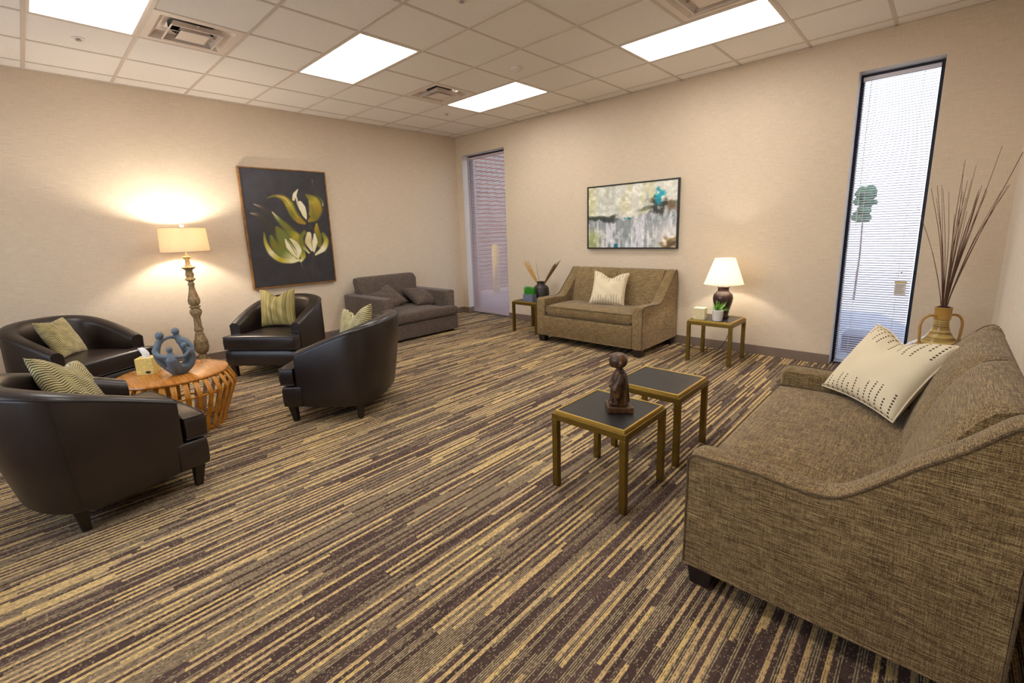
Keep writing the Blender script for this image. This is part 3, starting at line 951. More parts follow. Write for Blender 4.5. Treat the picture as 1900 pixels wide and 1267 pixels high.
# ------------------------------------------------------------------ charcoal chair-and-a-half sofa
def make_grey_sofa():
    e = empty('grey_sofa', (.585, -1.68, 0), 0, 'low charcoal tweed sofa with deep seat in the far corner', 'sofa')
    D, W = 1.07, 1.20
    f = D / 2
    for s in (-1, 1):
        y0, y1 = sorted((s * W / 2, s * (W / 2 - .17)))
        rings = []
        for x, ins in ((-f, .01), (-f + .012, 0), (f - .09, 0), (f - .065, .004), (f - .055, .016)):
            r_ = .022
            ring = []
            for cx, cz, a0 in ((y1 - r_, .60 - r_, 0), (y0 + r_, .60 - r_, 90)):
                for k in range(5):
                    a = R(a0 + 90 * k / 4)
                    ring.append((x, cx + (r_ - ins * .5) * math.cos(a), cz + (r_ - ins) * math.sin(a) + (.012 if 0 < k < 5 and False else 0)))
            ring += [(x, y0 + ins, .03), (x, y1 - ins, .03)]
            rings.append(ring)
        MB().rings(rings).build('arm', M['grey_tweed'], e, angle=50)
    # base rail, full width at the front
    MB().box(f - .16, f, -W / 2 - .005, W / 2 + .005, .03, .235).build('front_rail', M['grey_tweed'], e, bevel=.018, seg=3)
    MB().box(-f + .02, f - .12, -W / 2 + .16, W / 2 - .16, .04, .23).build('seat_deck', M['grey_tweed'], e, smooth=False)
    rings = []
    xs = [-.30, -.29, -.2, 0, .2, .40, .46, .475, .482, .49, .51, .53, .545, .553]
    for i, x in enumerate(xs):
        w = W / 2 - .175 if x < .476 else (W / 2 + .004 if x > .481 else W / 2 - .08)
        ins = {0: .02, 1: .006, 12: .010, 13: .028}.get(i, 0)
        w -= ins * .5
        z0, z1 = .245 + ins, .372 - ins
        ring = []
        for k in range(17):
            t = -1 + k / 8
            cr = .030 * (1 - abs(t) ** 3) * (1 - min(1, abs((x - .12) / .47)) ** 4)
            ring.append((x, t * (w - (.012 if abs(t) == 1 else 0)), z1 + cr - (.010 if abs(t) == 1 else 0)))
        ring += [(x, w, z1 - .03), (x, w + .003, (z0 + z1) / 2), (x, w, z0 + .02)]
        for k in range(5): ring.append((x, (1 - k / 2) * (w - .01), z0))
        ring += [(x, -w, z0 + .02), (x, -w - .003, (z0 + z1) / 2), (x, -w, z1 - .03)]
        rings.append(ring)
    MB().rings(rings).build('seat_cushion', M['grey_tweed'], e, angle=45)
    MB().box(-f, -f + .13, -W / 2 + .16, W / 2 - .16, .03, .62).build('back_frame', M['grey_tweed'], e, bevel=.015)
    # loose back cushion, slightly overhanging the arms at the top
    rings = []; n = 15
    for i in range(n):
        t = -1 + 2 * i / (n - 1)
        prof = [(-.40, .39), (-.26, .39), (-.235, .46), (-.255, .60), (-.31, .76), (-.345, .815), (-.40, .835), (-.45, .822), (-.475, .78), (-.465, .6), (-.43, .42)]
        sc = 1 - .16 * max(0, (abs(t) - .9) / .1) ** 2
        cx, cz = -.37, .60
        ring = []
        for x, z in prof:
            hw = (.455 if z < .58 else .455 + (.50 - .455) * (z - .58) / .1 if z < .68 else .50 if z < .78 else .485)
            ring.append((cx + (x - cx) * sc * (1.0 + .0 * t), t * hw, cz + (z - cz) * (1 - .03 * max(0, (abs(t) - .9) / .1))))
        rings.append(ring)
    MB().rings(rings).build('back_cushion', M['grey_tweed'], e, angle=60)
    for sx, sy in ((1, 1), (1, -1), (-1, 1), (-1, -1)):
        MB().box(sx * (f - .08) - .03, sx * (f - .08) + .03, sy * .52 - .03, sy * .52 + .03, 0, .032).build('foot', M['leg_wood'], e, smooth=False)
make_grey_sofa()

# ------------------------------------------------------------------ pillows
def pillow(name, mat, size, thick, c, facing, lean, roll, lab, group, chop=0.0, welt=None, seedv=0, sy=1.0, fringe=False, sag=0.0):
    """c = centre point, facing = heading the front looks to (deg), lean = tilt back (deg), roll in plane (deg)"""
    n = 33
    rg = np.random.default_rng(seedv)
    g = np.linspace(-1, 1, n)
    u, v = np.meshgrid(g, g)
    ph = rg.uniform(0, 6, 6)
    x = size / 2 * u * (1 - .09 * (1 - v * v)) 
    y = size * sy / 2 * v * (1 - .09 * (1 - u * u))
    notch = np.exp(-(u / .42) ** 2) * np.clip((v + .25) / 1.25, 0, 1) ** 1.6
    y = y - chop * size * notch
    x = x * (1 - .10 * chop / .15 * np.clip(v, 0, 1) * 0)
    th = thick / 2 * np.clip((1 - u ** 2) * (1 - v ** 2), 0, 1) ** .42
    th = th * (1 - .45 * (chop > 0) * np.exp(-(u / .22) ** 2) * np.clip(v, 0, 1))
    wr = .006 * np.sin(7 * u + ph[0] + 3 * v) * np.cos(6 * v + ph[1]) * (1 - u ** 4) * (1 - v ** 4)
    bend = -sag * size * u * u * .5
    m = MB()
    def P(sgn):
        return np.stack([x, y, sgn * th + wr + bend], -1).reshape(-1, 3)
    idx = np.arange(n * n).reshape(n, n)
    F = []
    for i in range(n - 1):
        for j in range(n - 1):
            F.append((idx[i, j], idx[i, j + 1], idx[i + 1, j + 1], idx[i + 1, j]))
    uv = [((a + 1) / 2, (b + 1) / 2) for a, b in zip(u.ravel(), v.ravel())]
    m.add(P(1), F, list(uv)); m.add(P(-1), [f[::-1] for f in F], list(uv))
    fd = Vector((math.cos(R(facing)), math.sin(R(facing)), 0))
    nz = (fd * math.cos(R(lean)) + Vector((0, 0, 1)) * math.sin(R(lean))).normalized()
    up = (Vector((0, 0, 1)) * math.cos(R(lean)) - fd * math.sin(R(lean))).normalized()
    rt = up.cross(nz)
    c_, s_ = math.cos(R(roll)), math.sin(R(roll))
    X = rt * c_ + up * s_; Y = -rt * s_ + up * c_
    mat4 = Matrix(((X.x, Y.x, nz.x, c[0]), (X.y, Y.y, nz.y, c[1]), (X.z, Y.z, nz.z, c[2]), (0, 0, 0, 1)))
    o = m.build(name, mat)
    import bmesh
    bm = bmesh.new(); bm.from_mesh(o.data)
    bmesh.ops.remove_doubles(bm, verts=bm.verts, dist=.0008)
    bmesh.ops.recalc_face_normals(bm, faces=bm.faces)
    bm.to_mesh(o.data); bm.free()
    o.data.polygons.foreach_set('use_smooth', [True] * len(o.data.polygons))
    o.matrix_world = mat4
    tag(o, lab, 'pillow', group)
    if welt:
        e = list(idx[0, :]) + list(idx[1:, -1]) + list(idx[-1, -2::-1]) + list(idx[-2:0:-1, 0])
        Q = P(1)
        w = MB().tube([Q[k] for k in e], .0035, 6, closed=True).build('welt', welt, o)
    return o
GP = 'patterned olive pillows on the leather chairs'
pillow('throw_pillow', M['stripe'], .42, .16, (.955, -3.50, .665), 306, 9, 1, 'olive vertically striped pillow on the tub chair under the flower painting', GP, chop=.16, seedv=1)
pillow('throw_pillow', M['wave'], .37, .13, (.618, -5.219, .61), 58, 24, -2, 'gold wavy-patterned pillow on the tub chair against the left wall', GP, chop=.03, seedv=2)
pillow('throw_pillow', M['wave'], .40, .15, (2.615, -5.26, .60), 66, 29, -20, 'olive wave-patterned pillow with deep centre fold on the nearest tub chair', GP, chop=.14, seedv=3)
pillow('throw_pillow', M['wave'], .42, .15, (2.794, -3.57, .647), 272, 17, 11, 'olive chevron pillow peeking over the arm of the right tub chair', GP, chop=.18, seedv=4)
GD = 'cream pillows with brown dots'
pillow('throw_pillow', M['dots'], .43, .15, (3.28, -.450, .68), -70, 26, -4, 'cream dotted pillow with a chopped top on the loveseat under the abstract painting', GD, chop=.16, welt=M['cream_welt'], seedv=5)
pillow('throw_pillow', M['dots'], .50, .16, (6.075, -2.49, .675), 221, 37, 0, 'large cream pillow with rows of brown dots on the foreground loveseat', GD, chop=.10, welt=M['cream_welt'], seedv=6, sy=.86)
GG = 'charcoal pillows on the grey sofa'
pillow('throw_pillow', M['grey_tweed'], .44, .17, (.46, -1.84, .51), -15, 50, 28, 'charcoal tweed pillow slumped on the grey sofa, beside its left arm', GG, chop=.05, seedv=8)
pillow('throw_pillow', M['grey_tweed'], .48, .21, (.60, -1.30, .485), 10, 66, -14, 'charcoal tweed pillow lying on the grey sofa, beside its right arm', GG, chop=.03, seedv=9)

# ------------------------------------------------------------------ brass side tables
def make_table():
    e = empty('side_table', (0, 0, 0))
    h = .2235
    for sx in (-1, 1):
        for sy in (-1, 1):
            MB().box(sx * h - (.034 if sx > 0 else 0), sx * h + (.034 if sx < 0 else 0), sy * h - (.034 if sy > 0 else 0), sy * h + (.034 if sy < 0 else 0), 0, .395).build('leg', M['brass'], e, smooth=False, bevel=.002, seg=2)
    m = MB()
    m.box(-h, h, -h, -h + .034, .395, .428); m.box(-h, h, h - .034, h, .395, .428); m.box(-h, -h + .034, -h + .034, h - .034, .395, .428); m.box(h - .034, h, -h + .034, h - .034, .395, .428)
    m.build('apron', M['brass'], e, smooth=False, bevel=.0015, seg=2)
    g = h - .013
    m = MB()
    m.box(-g, g, -g, -g + .010, .428, .446); m.box(-g, g, g - .010, g, .428, .446); m.box(-g, -g + .010, -g + .010, g - .010, .428, .446); m.box(g - .010, g, -g + .010, g - .010, .428, .446)
    m.build('top_border', M['brass_bright'], e, smooth=False, bevel=.001, seg=1)
    MB().box(-g + .010, g - .010, -g + .010, g - .010, .428, .443).build('tabletop', M['black_top'], e, smooth=False)
    return e
tb = make_table()
spots = [((4.992, -3.272), 'square black-topped brass table nearest the camera, carrying the wooden statue'),
         ((4.993, -2.657), 'empty square black-topped brass table behind the statue table'),
         ((4.574, -.455), 'square brass table under the lit table lamp'),
         ((2.066, -.455), 'square brass table left of the far loveseat, with grass planter and dark vase')]
for i, ((x, y), lab) in enumerate(spots):
    t_ = tb if i == 0 else copy_tree(tb)
    t_.location = (x, y, 0)
    tag(t_, lab, 'side table', 'square brass side tables')
TZ = .4435   # panel top

# ------------------------------------------------------------------ round ribbed table
TCX, TCY, TH_ = 2.050, -4.695, .44
e = empty('round_table', (TCX, TCY, 0), 0, 'round honey wood table with curved open slats between the leather chairs', 'table')
MB().lathe([(.0, .417), (.345, .417), (.36, .420), (.365, .428), (.362, .436), (.352, .44), (.0, .44)], n=72).build('tabletop', M['honey_wood'], e)
rp = smoothline([(.352, .418), (.370, .398), (.393, .355), (.405, .32), (.399, .288), (.376, .228), (.345, .15), (.315, .07), (.295, .0)], 4)
def ribm():
    m = MB(); rings = []
    P = [np.array(p) for p in rp]
    for i, p in enumerate(P):
        d = P[min(i + 1, len(P) - 1)] - P[max(i - 1, 0)]; d /= np.linalg.norm(d); nn = np.array([-d[1], d[0]])
        w = .0165
        a = p + nn * .003; b = p - nn * .003
        rings.append([(a[0], -w, a[1]), (a[0], w, a[1]), (b[0], w, b[1]), (b[0], -w, b[1])])
    return m.rings(rings)
rib = ribm().build('rib', M['rib_wood'], e, smooth=True, angle=40)
NR = 34
for k in range(NR):
    r_ = rib if k == 0 else rib.copy()
    if k: COL.objects.link(r_); r_.parent = e
    r_.rotation_euler = (0, 0, 2 * math.pi * k / NR)
for rr, zz in ((.388, .312), (.335, .155), (.292, .02)):
    MB().tube([(rr * math.cos(2 * math.pi * k / 60), rr * math.sin(2 * math.pi * k / 60), zz) for k in range(60)], .008, 8, closed=True).build('hoop', M['rib_wood'], e)

# family sculpture of blue grey stone
def remeshed(m, name, mat, parent=None, vox=.004, it=6, **kw):
    o = m.build(name, mat, parent, **kw)
    r_ = o.modifiers.new('remesh', 'REMESH'); r_.mode = 'VOXEL'; r_.voxel_size = vox; r_.use_smooth_shade = True
    s = o.modifiers.new('smooth', 'SMOOTH'); s.iterations = it; s.factor = .5
    return o
m = MB()
VD = Vector((6.22 - 2.2, -5.33 + 4.72, 0)).normalized(); SR = Vector((-VD.y, VD.x, 0))    # towards viewer / image right
def S(a, b, z): # image right, towards viewer, up
    p = SR * a + VD * b; return (p.x, p.y, z)
m.rings([[S(.018 + rx * math.cos(t), ry * math.sin(t), z) for t in np.linspace(0, 2 * math.pi, 25)[:-1]] for z, rx, ry in
         [(0, .050, .040), (.01, .058, .046), (.04, .082, .060), (.062, .086, .062), (.070, .070, .05)]])
def limb(ps, rs):
    P_ = smoothline(ps, 5); n_ = len(P_)
    m.tube([S(*p) for p in P_], [float(np.interp(i / (n_ - 1), np.linspace(0, 1, len(rs)), rs)) for i in range(n_)], 12)
limb([(.0, -.01, .03), (-.060, .0, .075), (-.098, .0, .14), (-.098, -.003, .20), (-.080, -.01, .25), (-.068, -.012, .285)], [.035, .026, .022, .024, .022, .013])
limb([(.03, -.02, .03), (.080, -.02, .08), (.085, -.03, .15), (.070, -.035, .21), (.046, -.042, .255), (.033, -.042, .295)], [.035, .034, .034, .034, .028, .013])
limb([(.005, .02, .02), (-.010, .050, .07), (-.020, .056, .12), (-.022, .052, .155), (-.024, .050, .185)], [.035, .040, .040, .026, .011])
limb([(.05, .01, .03), (.092, .02, .065), (.110, .022, .12), (.098, .030, .165), (.070, .034, .20)], [.030, .024, .020, .022, .011])
for c_, r_ in (((-.067, -.012, .302), .027), ((.031, -.042, .315), .026), ((-.024, .050, .198), .0205), ((.066, .034, .216), .0195)):
    m.ball(S(*c_), (r_, r_, r_ * 1.12))
limb([(-.078, -.012, .25), (-.045, -.035, .268), (-.01, -.045, .276), (.025, -.045, .270), (.05, -.04, .25)], [.020, .013, .012, .014, .022])
limb([(-.092, .0, .23), (-.108, .012, .195), (-.095, .035, .165), (-.060, .052, .150), (-.030, .055, .145)], [.018, .020, .019, .018, .020])
limb([(-.015, .058, .148), (.020, .066, .138), (.055, .062, .138), (.085, .045, .160), (.098, .030, .175)], [.020, .014, .013, .014, .018])
limb([(.060, -.035, .25), (.092, -.018, .225), (.112, .005, .19), (.112, .02, .15)], [.024, .020, .018, .018])
o = remeshed(m, 'family_sculpture', M['blue_stone'], vox=.0035, it=5, loc=(2.143, -4.681, .440))
tag(o, 'blue grey stone sculpture of four embracing figures on the round table', 'sculpture')

# tissue boxes
def tissue(x, y, z, rz, w, h, mat, lab, pulled, logo):
    e = empty('tissue_box', (x, y, z), rz, lab, 'tissue box', 'tissue boxes')
    b = MB().box(-w / 2, w / 2, -w / 2, w / 2, 0, h).build('box', mat, e, smooth=False, bevel=.0015, seg=1)
    MB().lathe([(.03, h + .0003), (.03, h + .0012)], n=24).build('opening', M['plastic_white'], b)
    if logo:
        MB().rings([[(.018 + .017 * math.cos(t), -w / 2 - dy, .018 + .010 * math.sin(t)) for t in np.linspace(0, 2 * math.pi, 21)[:-1]] for dy in (.0002, .0012)]).build('emblem', M['cord'], b)
    if pulled:
        rings = []
        for k in range(7):
            t = k / 6; r0 = .018 + .012 * math.sin(t * 2.6)
            rings.append([(-.028 * t * t + (r0 + .005 * math.sin(3 * a + 2 * t)) * math.cos(a) * (1 - .3 * t), (r0 * .55 + .004 * math.cos(4 * a)) * math.sin(a), h - .004 + .074 * t + .006 * math.sin(2 * a) * t) for a in np.linspace(0, 2 * math.pi, 17)[:-1]])
        MB().rings(rings).build('tissue', M['tissue'], e, angle=80)
tissue(1.922, -4.818, .440, R(60), .112, .125, M['yellow_box'], 'yellow patterned tissue box with pulled tissue on the round table', True, True)

# ------------------------------------------------------------------ floor lamp
FLX, FLY = .35, -4.14
e = empty('floor_lamp', (FLX, FLY, 0), 0, 'tall turned wood floor lamp with a linen drum shade by the left wall', 'floor lamp')
prof = [(.012, 1.289), (.012, 1.262), (.041, 1.256), (.041, 1.249), (.019, 1.225), (.026, 1.168), (.045, 1.150), (.066, 1.146), (.066, 1.139), (.036, 1.117), (.031, 1.105), (.041, 1.066), (.032, 1.034), (.049, 1.019), (.049, 1.011), (.021, .989), (.032, .966), (.032, .958), (.026, .944), (.032, .89), (.039, .866), (.058, .788), (.054, .749), (.036, .729), (.055, .720), (.055, .712), (.039, .702), (.060, .663), (.050, .63), (.042, .618), (.042, .610), (.033, .597), (.037, .483), (.046, .464), (.046, .455), (.035, .443), (.055, .36), (.059, .349), (.069, .330), (.069, .320), (.066, .310), (.071, .28), (.071, .255), (.056, .207), (.032, .186), (.050, .170), (.050, .160), (.046, .145), (.07, .11), (.075, .10), (.06, .085), (.10, .06), (.15, .045), (.155, .02), (.155, 0.0)]
MB().lathe(list(reversed(prof)), n=40).build('column', M['lamp_wood'], e, angle=50)
ZB, ZT = 1.307, 1.562
def open_shade(r0, z0, r1, z1, mat, parent, n=56):
    s = MB().rings([[(r * math.cos(2 * math.pi * i / n), r * math.sin(2 * math.pi * i / n), z) for i in range(n)] for r, z in
         [(r0, z0), (r1, z1), (r1 - .003, z1), (r0 - .003, z0), (r0, z0)]], True, (False, False)).build('lamp_shade', mat, parent, angle=50)
    for r, z in ((r0, z0 + .004), (r1, z1 - .004)):
        MB().tube([(r * math.cos(2 * math.pi * i / n), r * math.sin(2 * math.pi * i / n), z) for i in range(n)], .0035, 6, closed=True).build('shade_trim', mat, s)
    m = MB()
    for k in range(3):
        a = 2 * math.pi * k / 3 + .4
        m.tube([(0, 0, z1 - .02), ((r1 - .003) * math.cos(a), (r1 - .003) * math.sin(a), z1 - .012)], .002, 6)
    m.build('spider', M['chrome'], s)
    return s
open_shade(.222, ZB, .208, ZT, M['drum_shade'], e)
MB().tube([(0, 0, 1.285), (0, 0, ZT + .01)], .004, 8).build('harp', M['chrome'], e)
MB().lathe([(.004, ZT), (.012, ZT + .008), (.02, ZT + .02), (.012, ZT + .034), (.002, ZT + .038)], n=20).build('finial', M['plastic_white'], e)
MB().ball((0, 0, 1.40), .032).build('bulb', M['bulb'], e)
def lamp(loc, w, r=.035):
    ld = bpy.data.lights.new('lamp_bulb_light', 'POINT'); ld.energy = w; ld.color = LAMP_COL; ld.shadow_soft_size = r
    lo = bpy.data.objects.new('lamp_bulb_light', ld); COL.objects.link(lo); lo.location = loc
    return lo
lamp((FLX, FLY, 1.47), FLOOR_LAMP_W, .04)

# ------------------------------------------------------------------ table lamp
LX, LY = 4.60, -.38
e = empty('table_lamp', (LX, LY, TZ), 0, 'lit table lamp with cream cone shade and dark jar base', 'table lamp')
MB().lathe([(.052, 0), (.062, .006), (.064, .02), (.058, .03), (.075, .10), (.094, .17), (.098, .21), (.09, .245), (.062, .272), (.054, .28), (.054, .315), (.060, .322), (.058, .33), (.02, .332)], n=40).build('jar_base', M['ceramic_dark'], e, angle=50)
MB().lathe([(.01, .332), (.014, .34), (.008, .352), (.008, .42)], n=16).build('neck', M['brass_bright'], e)
open_shade(.190, .352, .098, .618, M['cone_shade'], e)
MB().tube([(0, 0, .35), (0, 0, .60)], .003, 8).build('harp', M['chrome'], e)
MB().ball((0, 0, .45), .028).build('bulb', M['bulb'], e)
lamp((LX, LY, TZ + .47), TABLE_LAMP_W, .03)
cp = smoothline([(.03, .12, -.02), (.02, .262, -.05), (.0, .30, -.14), (-.03, .30, -.28), (-.08, .31, -.38), (-.14, .30, -.435), (-.30, .22, -.4385), (-.45, .25, -.4385), (-.61, .31, -.4385)], 6)
MB().tube(cp, .0035, 6).build('power_cord', M['cord'], e)

# potted plant + second tissue box
e = empty('potted_plant', (4.625, -.585, TZ), 0, 'small spiky green plant in a white pot below the table lamp', 'plant')
MB().lathe([(.040, 0), (.046, .004), (.052, .06), (.054, .11), (.050, .114), (.046, .108), (.044, .095)], n=28).build('pot', M['white_ceramic'], e)
MB().lathe([(.044, .090), (.044, .097)], n=24).build('soil', M['soil'], e)
def blade(m, base, d, L, w, curl, n=6):
    d = Vector(d).normalized(); s = d.cross(Vector((0, 0, 1)));
    if s.length < .05: s = Vector((1, 0, 0))
    s.normalize(); rings = []
    for k in range(n + 1):
        t = k / n
        p = Vector(base) + d * L * t + Vector((0, 0, -curl * L * t * t))
        ww = w * (1 - t ** 2) * (.6 + .8 * t * (1 - t)) + .0004
        nrm_ = d.cross(s)
        rings.append([p - s * ww, p + nrm_ * ww * .25, p + s * ww, p - nrm_ * ww * .12])
    m.rings(rings)
lv = [MB(), MB()]
for k in range(85):
    a = random.uniform(0, 6.28); el = random.uniform(.25, 1.5)
    d = (math.cos(a) * math.cos(el), math.sin(a) * math.cos(el), math.sin(el))
    blade(lv[k % 2], (d[0] * .02, d[1] * .02, .097), d, random.uniform(.08, .14), .0045, random.uniform(.05, .45))
for mm, mt in zip(lv, ('leaf', 'leaf_dark')):
    mm.build('leaves', M[mt], e)['kind'] = 'stuff'
tissue(4.445, -.575, TZ, R(8), .112, .118, M['cream_box'], 'cream tissue box beside the white potted plant on the lamp table', False, False)

# grass planter and dark ribbed vase with dried bundles
e = empty('grass_planter', (2.10, -.585, TZ), 0, 'slate box planter of bright green grass on the far brass table', 'plant')
m = MB(); bw_ = .085; bh = .10
m.box(-bw_ + .002, bw_ - .002, -.043, .043, .001, bh - .012); m.box(-bw_, bw_, -.045, -.040, 0, bh); m.box(-bw_, bw_, .040, .045, 0, bh); m.box(-bw_, -bw_ + .005, -.04, .04, 0, bh); m.box(bw_ - .005, bw_, -.04, .04, 0, bh)
m.build('planter_box', M['slate_box'], e, smooth=False)
m = MB()
for k in range(650):
    x, y = random.uniform(-.077, .077), random.uniform(-.037, .037)
    a = random.uniform(0, 6.28)
    blade(m, (x, y, bh - .012), (.12 * math.cos(a), .12 * math.sin(a), 1), random.uniform(.085, .125), .0016, 0.0, 3)
g_ = m.build('grass_blades', M['grass'], e); g_['kind'] = 'stuff'
VX, VY = 2.13, -.37
e = empty('ribbed_vase', (VX, VY, TZ), 0, 'dark ribbed ceramic vase left of the far loveseat', 'vase')
pr_ = []
zs = np.linspace(0, .23, 70)
for z in zs:
    t = z / .23
    r = .088 + .030 * math.sin(math.pi * min(1, t * .9 + .12)) ** 1 - .058 * max(0, (t - .72) / .28) ** 1.8
    pr_.append((r + .0022 * math.sin(z * 2 * math.pi / .0125), z))
pr_ += [(.052, .236), (.060, .247), (.062, .254), (.054, .256), (.046, .24), (.06, .20)]
MB().lathe(pr_, n=44, caps=(True, True)).build('body', M['vase_black'], e, angle=70)
def bundle(name, base, top, spread, nst, r, mat, lab):
    e = empty(name, base, 0, lab, 'dried reeds', 'dried reed bundles in the dark vase')
    b = Vector(top) - Vector(base)
    for k in range(nst):
        a = random.uniform(0, 6.28); q = random.uniform(0, 1) ** .5
        off = Vector((math.cos(a), math.sin(a), .4 * math.sin(a + 1))) * spread * q
        L = random.uniform(.86, 1.04)
        p0 = Vector((0, 0, -.05)) + off * .15
        p2 = b * L + off
        m = MB(); m.tube([p0, p0 * .5 + p2 * .5 + off * .05, p2], [r * .7, r, r * .35], 5)
        m.build('reed', mat, e)
bundle('reed_bundle', (VX - .03, VY, TZ + .235), (VX - .26, VY - .04, 1.00), .045, 22, .0035, M['straw'], 'pale straw reed bundle leaning left in the dark vase')
bundle('reed_bundle', (VX + .03, VY, TZ + .235), (VX + .31, VY - .02, .98), .050, 26, .0035, M['straw_dark'], 'brown reed bundle leaning right in the dark vase')
o = MB().tube([(0, 0, 0), (-.04, 0, .15), (-.065, 0, .33)], [.003, .002, .001], 6).build('single_stem', M['branch'], loc=(VX - .01, VY - .01, TZ + .215))
tag(o, 'single thin red brown stem standing up between the reed bundles', 'dried stem')

# ------------------------------------------------------------------ big coiled bamboo vase with branches
BX, BY = 6.275, -.46
e = empty('bamboo_vase', (BX, BY, 0), 0, 'large coiled bamboo floor vase with two handles in the right corner', 'vase')
MB().lathe([(.11, 0), (.13, .01), (.19, .10), (.228, .20), (.235, .28), (.222, .345), (.185, .395), (.13, .435), (.085, .475), (.060, .52), (.048, .56), (.044, .60), (.046, .62)], n=56).build('body', M['bamboo'], e, angle=60)
MB().lathe([(.046, .615), (.052, .62), (.052, .705), (.056, .71), (.052, .714), (.044, .71), (.044, .63)], n=36).build('collar', M['bamboo_handle'], e, angle=50)
vr = Vector((.727, .686, 0))
for s in (-1, 1):
    hp = smoothline([(.05, .645), (.10, .65), (.145, .625), (.165, .575), (.163, .52), (.158, .46), (.152, .41)], 6)
    MB().tube([(s * vr.x * a, s * vr.y * a, z) for a, z in hp], .0095, 10).build('handle', M['bamboo_handle'], e)
e2 = empty('branch_arrangement', (BX, BY, .62), 0, 'tall spray of thin dried branches standing in the bamboo vase', 'dried branches')
MB().lathe([(.036, .0), (.038, .04), (.036, .098), (.024, .10)], n=20).build('dark_wrap', M['wrap'], e2)
random.seed(5)
tips = [(-.14, 1.0), (-.155, .88), (-.13, .80), (-.10, 1.02), (-.085, .93), (-.06, 1.15), (-.055, 1.02), (-.045, .97), (-.03, 1.0), (-.02, 1.14), (-.01, .96), (.01, .97), (.035, 1.20), (.03, .92), (.05, 1.0), (.06, .94), (.075, 1.05), (.085, .98), (.10, .98), (.115, 1.27), (.115, 1.06), (.13, .96), (.14, .99), (.155, .93), (.165, 1.0), (.18, .97), (.195, .96), (.06, .80), (-.02, .82), (.12, .85)]
for a, h_ in tips:
    b_ = random.uniform(-.12, .12)
    tx, ty = vr.x * a * 1.5 - vr.y * b_, vr.y * a * 1.5 + vr.x * b_
    tx = min(tx, XR - BX - .05); ty = min(ty, -BY - .05)
    r0 = random.uniform(.0028, .0042)
    z1 = h_ * 1.0
    pts = smoothline([(tx * .02, ty * .02, .0), (tx * .16, ty * .16, .25 * z1), (tx * .5 + random.uniform(-.01, .01), ty * .5 + random.uniform(-.01, .01), .62 * z1), (tx + random.uniform(-.01, .01), ty, z1)], 4)
    MB().tube(pts, [r0 * (1 - .65 * i / (len(pts) - 1)) for i in range(len(pts))], 5).build('branch', M['branch'], e2)
MB().tube(smoothline([(0, 0, 0), (.04, -.02, .25), (.14, -.06, .70), (.27, -.10, 1.20)], 5), .0022, 5).build('branch', M['branch'], e2)

# ------------------------------------------------------------------ little monk statue
m = MB()
fwd = Vector((-.55, -.45, 0)).normalized(); sd_ = Vector((-fwd.y, fwd.x, 0))
def B(a, b, z):
    p = fwd * a + sd_ * b; return (p.x, p.y, z)
def ell(rows, n=20):
    m.rings([[B(ca + ra * math.cos(t), cb + rb * math.sin(t), z) for t in np.linspace(0, 2 * math.pi, n + 1)[:-1]] for z, ca, cb, ra, rb in rows])
ell([(.034, 0, 0, .038, .040), (.05, 0, 0, .040, .042), (.09, .002, 0, .036, .044), (.14, .0, 0, .033, .045), (.175, -.002, 0, .032, .043), (.205, -.002, 0, .028, .036), (.222, 0, 0, .018, .022), (.232, .002, 0, .012, .013)])
m.ball(B(.008, .006, .272), (.042, .041, .043), 20, 14)
m.ball(B(.026, .006, .254), (.024, .026, .020), 12, 8)
for s in (-1, 1):
    m.tube([B(-.002, s * .036, .208), B(.010, s * .050, .17), B(.024, s * .045, .125), B(.036, s * .018, .120)], [.013, .016, .020, .012], 10)
    m.tube([B(.020, s * .042, .13), B(.018, s * .046, .09), B(.012, s * .044, .055)], [.018, .014, .006], 10)
    m.ball(B(.004, .006 + s * .042, .262), (.008, .008, .015), 8, 6)
    m.ball(B(.034, s * .018, .040), (.018, .012, .009), 10, 6)
for k, a in enumerate((-60, -30, 0, 30, 60, 120, 180, 240)):
    t = R(a)
    m.tube([B(.030 * math.cos(t), .040 * math.sin(t), .20), B(.037 * math.cos(t), .047 * math.sin(t), .12), B(.042 * math.cos(t), .046 * math.sin(t), .04)], [.003, .005, .006], 6)
e = empty('monk_statue', (5.045, -3.258, TZ), 0, 'carved dark wood statue of a small standing monk on the nearest brass table', 'statue')
e.scale = (1.17, 1.17, 1.02)
remeshed(m, 'figure', M['carved_wood'], e, vox=.0028, it=3)
base = MB(); q = [B(a, b, 0) for a, b in ((-.056, -.052), (.060, -.052), (.060, .052), (-.056, .052))]
base.add([(p[0], p[1], z) for z in (0, .032) for p in q], [(0, 1, 2, 3), (4, 5, 6, 7), (0, 1, 5, 4), (1, 2, 6, 5), (2, 3, 7, 6), (3, 0, 4, 7)])
base.build('plinth', M['carved_wood'], e, smooth=False, bevel=.004, seg=2)
mm = MB()
for s in (-1, 1): mm.ball(B(.048, .006 + s * .014, .270), (.0035, .0035, .002), 8, 6)
mm.tube([B(.049, -.004, .250), B(.051, .006, .248), B(.049, .016, .250)], .0014, 5)
mm.build('face_detail', M['cord'], e)

